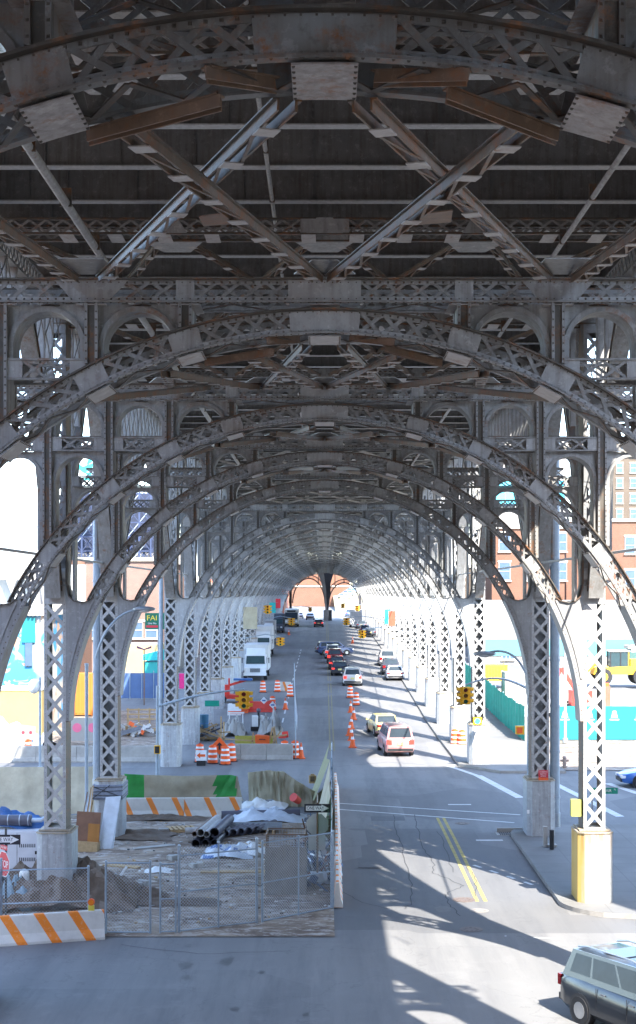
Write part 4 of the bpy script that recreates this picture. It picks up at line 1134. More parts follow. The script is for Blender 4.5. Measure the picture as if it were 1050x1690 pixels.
# junk heap in the right corner
JUNK=[flat('junk_blue',(.10,.16,.30),.6,.4,4),flat('junk_grey',(.22,.24,.27),.6,.4,4),flat('junk_dark',(.05,.06,.09),.6,.4,4),TARPW,GALV,flat('junk_brown',(.25,.12,.08),.7,.4,4)]
g=G(); random.seed(5)
for i in range(260):
    t_=random.random(); hx=random.gauss(0,.33); hy=random.uniform(-1.3,5.5); hz=abs(random.gauss(0,1))*.55*(1-min(1,abs(hx)/.9))+.05
    hz=min(hz,1.9); l=random.uniform(.2,1.2); a=random.uniform(0,6.28); e=random.uniform(-.2,1.1)
    if random.random()<.55: 
        v=Vector((math.cos(a)*math.cos(e)*.45,math.sin(a)*math.cos(e),math.sin(e)))*l
        g.bar((hx,hy,hz),Vector((hx,hy,hz))+v,random.uniform(.02,.07),random.uniform(.02,.05),random.choice(JUNK))
    else: g.box((hx,hy,hz),(random.uniform(.1,.4),random.uniform(.1,.5),random.uniform(.05,.3)),random.choice(JUNK),rz=a,rx=random.uniform(-.5,.5),ry=random.uniform(-.5,.5))
tag(g.obj('scrap_heap',None,(-.42,52.0,gz(52))),'tangled heap of blue and grey scrap behind the one way sign','scrap',kind='stuff')
# bucket
g=G(); g.cyl((0,0,0),(0,.42,.12),.15,REDP,r1=.19,n=20); g.cyl((0,.02,.01),(0,.40,.11),.13,flat('bucket_inside',(.35,.02,.02),.6,.2),r1=.17,n=20)
o=g.obj('bucket',None,at(493,1322,5.2)); o.rotation_euler=(R(12),0,R(145)); tag(o,'red bucket lying tipped at the foot of the sagging tarp','bucket')
g=G(); g.box((0,0,.3),(.36,.25,.40),WOOD,rz=.1); g.box((0,-.13,.33),(.2,.02,.25),DP); g.box((0,0,.53),(.2,.1,.08),WOOD); tag(g.obj('wooden_box',None,(*gp(516,1305)[:2],gz(80)+.25)),'small brown box hanging in the street behind the sagging tarp','box')
# ---- objects by the k=4 and k=5 left pedestals
g=G(); g.box((0,0,1.1),(.95,.05,1.15),flat('plywood_brown',(.24,.12,.07),.7,.35,2)); g.box((.24,-.03,.85),(.45,.02,.75),flat('plywood_orange',(.45,.19,.04),.7,.35,2)); g.box((0,.1,.27),(.9,.5,.5),WOOD)
o=g.obj('plywood_board',None,(-9.38,57.2,gz(56)-.1)); o.rotation_euler=(R(-4),R(3),R(-4)); tag(o,'brown plywood board with an orange patch leaning beside the wrapped pedestal','board')
g=G(); g.hexa([(0,0,0),(.55,0,.05),(.62,.06,.05),(.05,.06,0),(.25,.5,2.0),(.85,.5,2.05),(.85,.56,2.05),(.25,.56,2.0)],TARPW)
tag(g.obj('insulation_sheet',None,(-9.0,57.6,gz(57.6))),'long white-blue foil sheet leaning on the wrapped pedestal','sheet')
g=G(); random.seed(3)
for i in range(9): g.bar((-.9+i*.045,0,0.1),(-.55+i*.03+random.uniform(-.05,.05),.5,2.2+random.uniform(-.3,.3)),.04,.03,random.choice((WOOD,RUSTY,GALV)))
tag(g.obj('timber_bundle',None,(-8.95,57.9,gz(57.9)-.05)),'thin boards and rods leaning left of the foil sheet','boards')
g=G(); zc=gz(60)+1.95
g.box((0,0,0),(1.22,1.68,.62),flat('strapped_cloth',(.30,.34,.42),.6,.5,5))
for z in (.22,.05,-.12,-.25): g.box((0,-.01,z),(1.25,1.72,.022),DGREY,ry=random.uniform(-.05,.05))
g.bar((-.62,-.86,.25),(.62,-.86,-.2),.03,.02,DGREY); g.bar((-.62,-.86,-.25),(.1,-.86,.3),.03,.02,DGREY)
tag(g.obj('cloth_wrapping',None,(-8.905,60.47,zc)),'grey cloth strapped round the head of the second left pedestal','cloth wrapping')
g=G(); random.seed(8)
for i in range(5):
    pts=[(.3*math.cos(a*.5+i)*(1+.1*i)+.04*i,.15*math.sin(a+i),.55+.38*math.sin(a*.5+i)) for a in range(13)]; g.tube(pts,.022,random.choice((BLACK,RUSTY,DGREY)),n=6)
tag(g.obj('hose_coil',None,(-8.1,50.2,gz(50))),'coil of dark hoses lying right of the front left pedestal','hoses')
g=G()
for i in range(6): g.bar((-.2+i*.1,0,.05),(-.05+i*.12+.3*(i%3-1),.9,.6+.25*(i%2)),.09,.03,random.choice((CONC,GALV,BLACK,WHITE)))
tag(g.obj('scrap_boards',None,(-7.7,49.4,gz(49))),'small pile of boards and black sheet right of the front left pedestal','boards')
# generator
GW=flat('generator_white',(.66,.67,.70),.5,.15,1.5); gx0,gy0=-9.95,50.6
t=thing('generator','white box generator on a black trailer behind the stop sign','generator',(gx0-1.2,gy0,gz(gy0)))
g=G(); g.box((0,0,1.45),(4.0,1.5,1.25),GW); g.box((0,0,2.1),(3.9,1.4,.06),GW)
for x in (-1.2,-.3,.6,1.5): g.box((x,-.752,1.45),(.012,.01,1.2),DGREY)
g.obj('housing',t)
for x,z in ((.95,1.62),(.95,1.15),(.0,1.62),(.0,1.15)):
    g=G(); 
    for i in range(9): g.box((x-.26+i*.065,-.756,z),(.03,.012,.12),DGREY)
    g.obj('louvre',t)
for x,z in ((1.52,1.95),(1.30,1.38)): g=G(); g.box((x,-.757,z),(.17,.02,.11),BLACK); g.obj('latch',t)
g=G(); g.box((0,0,.70),(4.3,1.4,.2),BLACK); g.box((0,0,.45),(3.6,.9,.3),DGREY); g.obj('trailer_frame',t)
for x in (-.9,.9): g=G(); g.cyl((x,-.72,.34),(x,-.5,.34),.34,BLACK,n=20); g.cyl((x,-.74,.34),(x,-.72,.34),.18,GALV,n=14); g.obj('wheel',t)
g=G(); g.cyl((-.3,-.3,2.42),(1.0,-.3,2.42),.19,PDK,n=18); g.tube([(1.0,-.3,2.42),(1.35,-.3,2.42),(1.55,-.3,2.55),(1.62,-.3,2.85)],.08,GALV,n=10)
for x in (-.2,.2,.6,.9): g.cyl((x,-.3,2.42),(x+.03,-.3,2.42),.2,GALV,n=18)
g.obj('exhaust_silencer',t,smooth=True)
blanket('tarp','blue tarp bundled on top of the generator','tarp',gx0-1.6,gy0+.2,3.4,1.3,.9,TARPB,7.7,lift=2.1,nx=30)
g=G(); g.cyl((0,0,0),(0,0,.95),.17,WHITE,n=20); g.sph((0,0,.95),.17,WHITE,n=20,half=True)
tag(g.obj('bollard',None,(*gp(40,1492)[:2],gz(47)+.05),smooth=True),'white round topped bollard in front of the generator','bollard')
g=G(); g.prism([(-1.6,0),(1.6,0),(1.6,.22),(-1.6,.30)],0,.4,CONC); tag(g.obj('concrete_block',None,(-9.5,47.6,gz(47))),'low pale concrete slab behind the dirt pile','concrete slab')
g=G(); g.hexa([(0,0,0),(.35,0,0),(.30,.3,0),(.05,.3,0),(.2,0,.35),(.24,0,.35),(.24,.05,.35),(.2,.05,.35)],CONC); tag(g.obj('concrete_chunk',None,(*gp(40,1502)[:2],gz(46)+.35)),'pale triangular concrete chunk on the dirt pile','concrete chunk')
# ---- signs
def octagon(r): return [(r*math.cos(R(22.5+45*i))/math.cos(R(22.5)),r*math.sin(R(22.5+45*i))/math.cos(R(22.5))) for i in range(8)]
def oneway(parent, z, right=True, rz=0, x=0, y=-.05, w=.91, h=.30):
    g=G(); g.box((0,0,0),(w,.006,h),SIGNB); p=g.obj('one_way_plate',parent,(x,y,z),rz)
    g=G(); g.prism([(-w*.44,-.085),(w*.16,-.085),(w*.16,-.125),(w*.45,0),(w*.16,.125),(w*.16,.085),(-w*.44,.085)],-.006,-.0035,SIGNW); g.obj('arrow',p)
    text('lettering','ONE WAY',.165,SIGNB,p,(-.07,-.0075,0),ext=.001,sx=.78); return p
# left: STOP + ONE WAY
t=thing('stop_sign_post','red stop sign with a one way plate at the left picture edge','sign',(-9.66,44.05,gz(44)),rz=0)
g=G(); g.cyl((0,0,0),(0,0,3.2),.035,DGREY,n=8); g.obj('post',t)
g=G(); g.prism(octagon(.38),-.005,0,SIGNW); p=g.obj('stop_plate',t,(-.05,-.04,2.12),R(-52))
g=G(); g.prism(octagon(.355),-.008,-.0055,RED); g.obj('red_face',p)
text('lettering','STOP',.30,SIGNW,p,(0,-.010,0),ext=.001,sx=.85)
g=G(); g.box((0,0,0),(.46,.005,.15),RED); q=g.obj('all_way_plate',t,(-.05,-.04,2.62),R(-52)); text('lettering','ALL WAY',.11,SIGNW,q,(0,-.004,0),ext=.001,sx=.8)
oneway(t,2.86,x=0,y=-.06,w=.91)
# right: ONE WAY + backs of signs
x,y,z=gp(524,1464)
t=thing('one_way_sign_post','one way sign over the grey back of an octagonal sign on a brown post','sign',(x,y,gz(y)))
g=G(); g.cyl((0,0,0),(0,0,2.95),.035,RUSTY,n=8); g.obj('post',t)
oneway(t,2.76,x=.0,y=-.05,w=.91)
g=G(); g.prism(octagon(.38),0,.006,SILV); g.obj('stop_sign_back',t,(0,.05,2.16)); g=G(); g.box((0,0,0),(.60,.006,.55),SILV); g.obj('sign_back',t,(-.02,.05,1.55))
g=G(); g.prism([(-.02,.30),(.02,.30),(.02,0),(-.02,0)],-.01,.01,WHITE); g.obj('top_cap',t,(0,0,2.95))
# street name sign
t=thing('street_name_sign','green street name sign reading St Clair Pl behind the rusty front column','sign',(9.62,4.36*L,gz(52)+.15))
g=G(); g.cyl((0,0,0),(0,0,3.1),.035,GALV,n=8); g.obj('post',t)
g=G(); g.box((.42,0,0),(1.0,.01,.22),SIGNG); p=g.obj('name_plate',t,(0,-.05,3.0)); text('lettering','ST CLAIR',.15,SIGNW,p,(.42,-.007,0),ext=.001,sx=.9); text('lettering','PL',.08,SIGNW,p,(.82,-.007,.04),ext=.001)
# red notice on the k=5 column
t=thing('notice_sign','small red and orange notice on the second right pedestal','sign',(*at(897,1281,4.98),)); 
g=G(); g.box((0,0,.09),(.40,.01,.30),RED); g.box((0,0,-.14),(.40,.01,.15),ORANGE); g.obj('plate',t)
for i,w_ in enumerate(('WORKERS','NOTICE','AHEAD')): text('lettering',w_,.07,SIGNW,t,(0,-.008,.17-i*.085),ext=.001)
g=G(); g.box((0,0,0),(.35,.25,.55),flat('yellow_box',(.45,.45,.10),.6,.2,4)); tag(g.obj('control_box',None,at(951,1333,4.02)),'yellow-green box strapped to the side of the front right column','control box')
g=G(); g.box((0,0,0),(.11,.01,.16),SIGNW); tag(g.obj('sticker',None,at(872,1340,4.93)),'small pale sticker on the second right pedestal','sticker')
# short posts by pedestal
g=G(); g.cyl((0,0,0),(0,0,.75),.09,BLACK,n=12); tag(g.obj('short_post',None,(*gp(911,1409)[:2],gz(58)+.15)),'short black post beside the second right pedestal','post')
g=G(); g.box((0,0,.4),(.16,.16,.8),CONC); g.box((.2,0,.05),(.5,.3,.08),CONC); tag(g.obj('short_post',None,(*gp(900,1404)[:2],gz(58)+.15)),'short grey square post beside the second right pedestal','post')
# ---- traffic signals
LENS=[flat('lens_red',(.16,.01,.01),.25,.1),flat('lens_amber',(.20,.08,.01),.25,.1),flat('lens_green',(.01,.12,.08),.25,.1)]; GLENS=emit('lens_green_lit',(.02,.75,.65),1.2)
def signal(parent, c, faces=((0,-1),(1,0),(-1,0),(0,1)), s=1.0, name='signal_head', lit=False):
    for fx,fy in faces:
        g=G(); rz=math.atan2(fx,-fy)
        def T(v): x,y,z=v; return (x*math.cos(rz)-y*math.sin(rz),x*math.sin(rz)+y*math.cos(rz),z)
        g.box((0,-.20,0),(.34,.20,1.02),YELLOW); 
        for i,z in enumerate((.34,0,-.34)):
            g.cyl((0,-.30,z),(0,-.315,z),.125,LENS[i],n=16)
            n=9; vs=[]
            for k in range(n+1):
                a=math.pi*(-.12+1.24*k/n)
                for rr,yy in ((.15,-.30),(.15,-.56+.06*abs(math.cos(a)))): vs.append((rr*math.cos(a),yy,z+rr*math.sin(a)))
            g.add(vs,[(2*k,2*k+1,2*k+3,2*k+2) for k in range(n)],YELLOW); g.add([(x*.95,y,zz) for x,y,zz in vs],[(2*k,2*k+2,2*k+3,2*k+1) for k in range(n)],YELLOW)
        g.v=[tuple(q*s for q in T(v)) for v in g.v]
        g.obj(name,parent,c)
def mast(lab, base, H, headpos, head_s=1.0, arm_from=None, faces=((0,-1),(1,0),(-1,0),(0,1)), rp=.10):
    t=thing('traffic_signal',lab,'traffic signal',base)
    g=G(); g.cyl((0,0,0),(0,0,H),rp,POLE,r1=rp*.75,n=14); g.cyl((0,0,0),(0,0,.35),rp*1.8,POLE,n=14); g.obj('pole',t,smooth=True)
    hp=Vector(headpos)-Vector(base); a=Vector((0,0,arm_from if arm_from else H-.3)); tip=hp+Vector((0,0,.62*head_s))
    pts=[a.lerp(tip,i/10)+Vector((0,0,.45*math.sin(math.pi*i/10)*(1 if tip.z<=a.z+.6 else .3))) for i in range(11)]
    g=G(); g.tube(pts,[.07-.03*i/10 for i in range(11)],POLE,n=10); g.obj('mast_arm',t,smooth=True)
    signal(t,tuple(hp),faces,head_s); return t
bx_,by_=gx(260,6.1),6.1*L
mast('traffic signal on a long arm from the blue-grey pole at left',(bx_,by_,gz(by_)),5.4,at(403,1155,6.1),.86,arm_from=4.35)
o=thing('pedestrian_signal','yellow pedestrian signal on the blue-grey pole at left','signal',at(260,1237,6.08)); g=G(); g.box((0,-.05,0),(.3,.25,.42),YELLOW); g.box((0,-.18,0),(.22,.01,.34),BLACK); g.obj('signal_box',o)
bx_,by_=gx(873,6.2),6.2*L
mast('traffic signal on an arm reaching left from the second right column',(bx_,by_,gz(by_)+.15),5.2,at(768,1148,6.2),.86,arm_from=5.0)
o=thing('pedestrian_signal','orange-cased pedestrian signal behind the second right column','signal',at(858,1205,6.15)); g=G(); g.box((0,0,0),(.42,.3,.42),YELLOW); g.box((-.02,-.16,0),(.28,.01,.3),ORANGE); g.obj('signal_box',o)
t=thing('traffic_signal','small signal with a lit green lens over the far right pedestal','traffic signal',at(788,1190,6.9))
g=G(); g.box((0,0,0),(.5,.25,.42),YELLOW); g.prism([(-.4,.25),(.4,.25),(.2,-.25),(-.2,-.25)],.02,.04,BLACK); g.obj('signal_head',t); g=G(); g.cyl((0,-.13,0),(0,-.15,0),.15,GLENS,n=18); g.obj('green_lens',t)
# far hanging signals along the street
for px,py,d,lab,s in ((481,1026,16.5,'orange signal hanging over the left side far up the road',1),(572,1026,16.5,'orange signal hanging over the right side far up the road',1),
    (463,1059,12.3,'yellow signal cluster seen from behind above the box trucks',.85),(598,1047,12.8,'yellow signal cluster seen from behind above the right lane',.85),
    (512,1006,26,'small signal hanging in the left portal arch',1),(566,1000,26,'bright yellow signal in the right portal arch',1),(590,1004,22,'signal with a green face near the right portal column',1),(442,1006,14,'yellow signal box hung on the far left columns',1)):
    X,Y,Z=at(px,py,d); t=thing('traffic_signal',lab,'traffic signal',(X,Y,Z))
    signal(t,(0,0,0),((0,-1),(1,0),(-1,0),(0,1)),s*.95)
    sx=8.3 if X>0 else -8.3
    g=G(); g.tube([(0,0,.5),((sx-X)*.4,0,.75),(sx-X,0,.3)],.05,POLE,n=6); g.obj('mast_arm',t)
# street lamps on the second columns
def lampost(lab, p_head, p_mid, p_col):
    t=thing('street_lamp',lab,'street lamp',p_col); o=Vector(p_col)
    a,b=Vector(p_head)-o,Vector(p_mid)-o; pts=[]
    for i in range(13):
        u=i/12; pts.append(b*2*u*(1-u)+a*u*u)
    g=G(); g.tube(pts,.045,POLE,n=8); g.obj('arm',t,smooth=True)
    g=G(); g.sph(tuple(a),.5,GALV,n=14,sc=(.95,.35,.22)); g.sph((a.x,a.y,a.z-.07),.3,flat('lamp_lens',(.7,.7,.68),.3,.1),n=12,sc=(.8,.5,.3)); g.box((a.x*.9,a.y,a.z+.02),(.35,.2,.14),GALV); g.obj('lamp_head',t,smooth=True)
lampost('street lamp curving out from the second left column',at(238,1005,4.95),at(180,1005,4.95),at(158,1085,4.95))
lampost('street lamp reaching left from the second right column',at(800,1079,4.95),at(848,1062,4.95),at(868,1112,4.95))
# thin pole left
def pole_thing(px,d,z1,r,lab,lift=0):
    x=gx(px,d);y=d*L; g=G(); g.cyl((0,0,0),(0,0,z1),r,POLE,n=12); g.cyl((0,0,0),(0,0,.3),r*1.8,POLE,n=12); g.cyl((0,0,z1),(0,0,z1+.1),r*1.2,POLE,n=12)
    return tag(g.obj('utility_pole',None,(x,y,gz(y)+lift),smooth=True),lab,'pole')
pole_thing(143,5.2,7.0,.075,'slim grey pole between the first two left columns')
pole_thing(933,8.0,6.4,.10,'slim pale pole behind the right columns in front of the cyan hoarding',.1)
pole_thing(66,6.8,5.2,.07,'slim pole with a white lamp in front of the yellow trailer')
g=G(); g.sph((0,0,0),.42,WHITE,n=14,sc=(.8,.8,1)); tag(g.obj('globe_lamp',None,at(56,1133,6.8),smooth=True),'white globe lamp in front of the yellow trailer','lamp')
# hydrant
t=thing('fire_hydrant','small reddish hydrant on the far right sidewalk','fire hydrant',(*gp(932,1272)[:2],gz(83)+.15))
HY=flat('hydrant_paint',(.30,.22,.18),.6,.3); g=G(); g.cyl((0,0,0),(0,0,.55),.11,HY,n=12); g.sph((0,0,.55),.13,HY,n=12,half=True); g.cyl((0,0,.05),(0,0,.1),.17,HY,n=12); g.obj('barrel',t)
for s in (1,-1): g=G(); g.cyl((.08*s,0,.42),(.24*s,0,.42),.07,HY,n=10); g.obj('nozzle',t)
# banners and small signs on columns
def banner(px,py,d,w,h,mat,lab):
    X,Y,Z=at(px,py,d); t=thing('banner',lab,'banner',(X,Y,Z)); g=G(); g.box((0,0,0),(w,.03,h),mat); g.obj('cloth',t); g=G(); g.cyl((-w/2-.1,0,h/2),(w/2+.3,0,h/2),.02,GALV,n=6); g.cyl((-w/2-.1,0,-h/2),(w/2+.3,0,-h/2),.02,GALV,n=6); g.obj('bracket',t)
TEAL=flat('teal_cloth',(.02,.42,.42),.7,.2,3); CYAN=flat('cyan_hoarding',(.01,.20,.22),.6,.15,.6)
banner(640,1018,14,.7,1.7,TEAL,'teal banner on the far right columns'); banner(647,1021,13.6,.75,1.7,flat('banner_brown_red',(.42,.10,.05),.7,.3,1.5),'red-brown banner next to the teal one on the right columns')
banner(450,1003,15,.8,1.3,TEAL,'teal banner on the far left columns'); banner(459,996,15,.6,1.2,RED,'red banner on the far left columns'); banner(413,1020,12,1.4,2.2,TARP,'beige poster hung on the left columns above the trucks')
pn=flat('pink_cloth',(.75,.03,.22),.7,.2,3); banner(300,1124,8.6,.35,1.1,pn,'pink flag between the third and fourth left columns'); banner(350,1161,8.4,1.0,.42,SIGNG,'green plate behind the signal arm'); 
# middle yard: timber frames, orange box, sign, debris
def frame_timber(pxs,pys,lab):
    pass
x0,y0,_=gp(365,1232); g=G()
for (xa,za,xb,zb) in ((0,0,0,1.95),(.18,0,.18,1.6),(-.1,.9,.6,.95),(0,.5,2.2,.35),(2.0,0,2.1,.9)):
    g.bar((xa,0,za),(xb,0,zb),.09,.05,WOOD)
tag(g.obj('timber_guard',None,(x0,y0,gz(y0))),'raw timber guard rail standing in the middle of the second yard','timber frame')
x0,y0,_=gp(451,1232); g=G()
for (xa,za,xb,zb) in ((-.3,0,-.05,1.25),(.25,0,.05,1.3),(-.4,.55,.9,.75),(0,1.2,.1,0),(-.1,.1,.5,1.0)):
    g.bar((xa,0,za),(xb,.1,zb),.09,.05,WOOD)
tag(g.obj('timber_guard',None,(x0,y0,gz(y0))),'leaning timber frame right of the orange box','timber frame')
x0,y0,_=gp(433,1233); g=G(); g.hexa([(-.45,0,0),(.45,0,0),(.4,.6,0),(-.4,.6,0),(-.47,-.05,.62),(.47,-.05,.55),(.42,.6,.55),(-.42,.6,.62)],ORANGE); g.box((0,-.06,.35),(.4,.03,.05),SIGNB,ry=.05)
tag(g.obj('orange_crate',None,(x0,y0,gz(y0)+.15)),'orange box with a black mark in the middle of the second yard','crate')
x0,y0,_=gp(395,1232); g=G(); g.box((0,0,.3),(2.5,.12,.55),flat('yellow_sheet',(.42,.38,.06),.7,.3,2)); tag(g.obj('trench_sheet',None,(x0+.9,y0+1.2,gz(y0))),'dull yellow trench sheet between the timber frames','trench sheet')
x0,y0,_=gp(385,1215); blanket('gravel_pile','grey spoil pile left of the yellow sheet','gravel pile',x0,y0+1,1.6,3,1.6,CONC,3.9,nx=30); x0,y0,_=gp(446,1215); blanket('gravel_pile','grey spoil pile behind the orange box','gravel pile',x0,y0+1,1.7,3,1.9,CONC,5.9,nx=30)
x0,y0,_=gp(427,1207); t=thing('pump_unit','white and dark pump unit standing behind the orange box','pump',(x0,y0,gz(y0)))
g=G(); g.box((-.25,0,.65),(.45,.4,.95),WHITE); g.box((.35,0,.8),(.6,.05,.6),WHITE,ry=.3); g.obj('cabinet',t); g=G(); g.box((0,-.1,.7),(.14,.14,1.5),BLACK); g.sph((0,-.1,1.5),.17,PDK,n=10); g.box((-.2,-.2,.2),(.7,.3,.3),BLACK); g.obj('pump_body',t)
x0,y0,_=gp(447,1178); t=thing('warning_sign','two small white diamond signs on a stand in the second yard','sign',(x0,y0,gz(y0)))
for dx,dz,lb in ((-.55,.75,1),(.15,.4,2)): g=G(); g.prism([(-.28,.3),(0,.02),(.28,.3),(0,.6)],-.02,.0,SIGNW); g.prism([(-.14,.36),(.14,.36),(.14,.24),(-.14,.24)],-.03,-.021,TARPB); g.obj('diamond_plate',t,(dx,0,dz))
x0,y0,_=gp(341,1226); g=G(); random.seed(4)
for i in range(60): g.bar((random.uniform(-1.4,1.2),random.uniform(-1,1),random.uniform(0,.3)),(random.uniform(-1.4,1.2),random.uniform(-1,1),random.uniform(.1,1.2)),random.uniform(.04,.14),.04,random.choice((WOOD,WOOD,CONC,JUNK[1],JUNK[2],DP)))
tag(g.obj('debris_pile',None,(x0,y0+1.6,gz(y0))),'heap of broken boards and rubble at the foot of the left columns','debris',kind='stuff')
g=G(); g.cyl((0,0,0),(0,0,.9),.3,flat('blue_barrel',(.03,.13,.22),.5,.2),n=18); g.cyl((0,0,.3),(0,0,.33),.31,TARPB,n=18); tag(g.obj('barrel',None,(*gp(337,1222)[:2],gz(90)+.9),smooth=True),'dark blue barrel on the debris heap by the left columns','barrel')
g=G(); g.cyl((0,0,.2),(.4,0,.25),.22,REDP,n=16); g.box((0,0,.1),(.5,.4,.2),REDP); tag(g.obj('fuel_can',None,(*gp(466,1222)[:2],gz(90)+.2)),'round red can near the fence of the second yard','fuel can')
x0,y0,_=gp(370,1196); t=thing('barricade','low barricade with a red and white board in the second yard','barricade',(x0+.9,y0,gz(y0))); g=G(); g.box((0,0,.9),(1.2,.04,.22),DRUMM); g.obj('board',t); 
for s in (-.5,.5): g=G(); g.bar((s,-.25,0),(s,0,.95),.06,.04,WHITE); g.bar((s,.25,0),(s,0,.95),.06,.04,WHITE); g.obj('leg',t)

# ---- more clutter in the near yard
def pallet(x,y,rz,lab):
    g=G()
    for i in range(6): g.box((-.5+i*.2,0,.13),(.12,1.0,.025),WOOD)
    for yy in (-.45,0,.45): g.box((0,yy,.06),(1.15,.09,.10),WOOD)
    tag(g.obj('pallet',None,(x,y,gz(y)+.02),rz),lab,'pallet')
x,y,_=gp(300,1372); pallet(x,y,.3,'wooden pallet lying left of the pipe stack'); x,y,_=gp(420,1400); pallet(x,y,.1,'wooden pallet half under the dirty white sheet')
def plank(px,py,l,rz,lab,m=WOOD,w=.22,h=.05):
    x,y,_=gp(px,py); g=G(); g.box((0,0,h/2+.02),(l,w,h),m); g.box((.1,w*.9,h/2+.02),(l*.8,w*.5,h*.8),m); tag(g.obj('plank',None,(x,y,gz(y)),rz),lab,'plank')
plank(408,1441,3.4,.02,'long weathered plank lying flat between the pipes and the fence'); plank(255,1400,1.8,.5,'short pale plank in the middle of the dirt yard',CONC); plank(200,1432,1.5,-.4,'short plank beside the narrow gate leaf',WOOD)
x,y,_=gp(262,1438); blanket('plastic_sheet','white scrap of plastic in the middle of the dirt yard','plastic scrap',x,y,1.0,.9,.16,WHITE,12.1,nx=14,ny=12)
x,y,_=gp(225,1380); blanket('dirt_pile','low dark mound of soil right of the wrapped pedestal','dirt pile',x,y,3.2,2.4,.28,DP,15.2,nx=40,ny=30)
x,y,_=gp(300,1490); blanket('dirt_pile','thin brown spill of soil inside the long leaning fence panel','dirt pile',x,y,2.6,1.3,.14,DP,17.2,nx=40,ny=24)
x,y,_=gp(265,1350); blanket('dirt_pile','low brown ridge of soil at the foot of the worn striped barriers','dirt pile',x,y-.6,4.6,1.0,.3,DP,19.2,nx=60,ny=20)
x,y,_=gp(140,1470); blanket('tarp','grey tarp crumpled against the right side of the front pedestal','tarp',x,y,1.4,1.2,.7,JUNK[1],21.2,nx=24,ny=20)
x,y,_=gp(20,1500); blanket('tarp','pale blue cloth bundled at the left edge under the stop sign','tarp',x,y,1.3,1.0,1.2,flat('pale_blue_cloth',(.30,.42,.50),.7,.4,3),23.2,nx=24,ny=20)
x,y,_=gp(190,1345); blanket('tarp','beige tarp heap beside the wrapped pedestal','tarp',x+.9,y+.3,1.6,1.2,.6,TARP,25.2,nx=24,ny=20)
for i,(px,py) in enumerate(((270,1375),(287,1420),(330,1432),(236,1462),(456,1452))):
    x,y,_=gp(px,py); g=G(); g.box((0,0,.1),(.4,.2,.2),CONC); g.box((.05,.25,.08),(.3,.2,.16),CONC,rz=.5); tag(g.obj('concrete_block',None,(x,y,gz(y)),i*.9),['grey blocks left of the pale plank','grey blocks near the middle of the yard','grey blocks below the pipe stack','grey blocks behind the square gate leaf','grey blocks just left of the wrapped cage'][i],'concrete block')

cloth('tarp','beige tarp draped over the middle of the right hand fence',[(.24,55,gz(56)+2.5),(.20,61,gz(61)+1.9),(.24,66,gz(66)+2.5)],[(-.25,55,gz(56)+.3),(-.45,61,gz(61)+.1),(-.3,66,gz(66)+.3)],TARP,amp=.05,nx=30,nz=12)
cloth('tarp','olive tarp draped over the far part of the right hand fence',[(.24,67,gz(66)+2.4),(.10,71,gz(71)+2.0),(.24,74,gz(74)+2.4)],[(-.5,67,gz(66)+.5),(-.7,71,gz(71)+.2),(-.5,74,gz(74)+.4)],flat('olive_tarp',(.30,.30,.17),.85,.4,1.5),amp=.05,nx=30,nz=12)
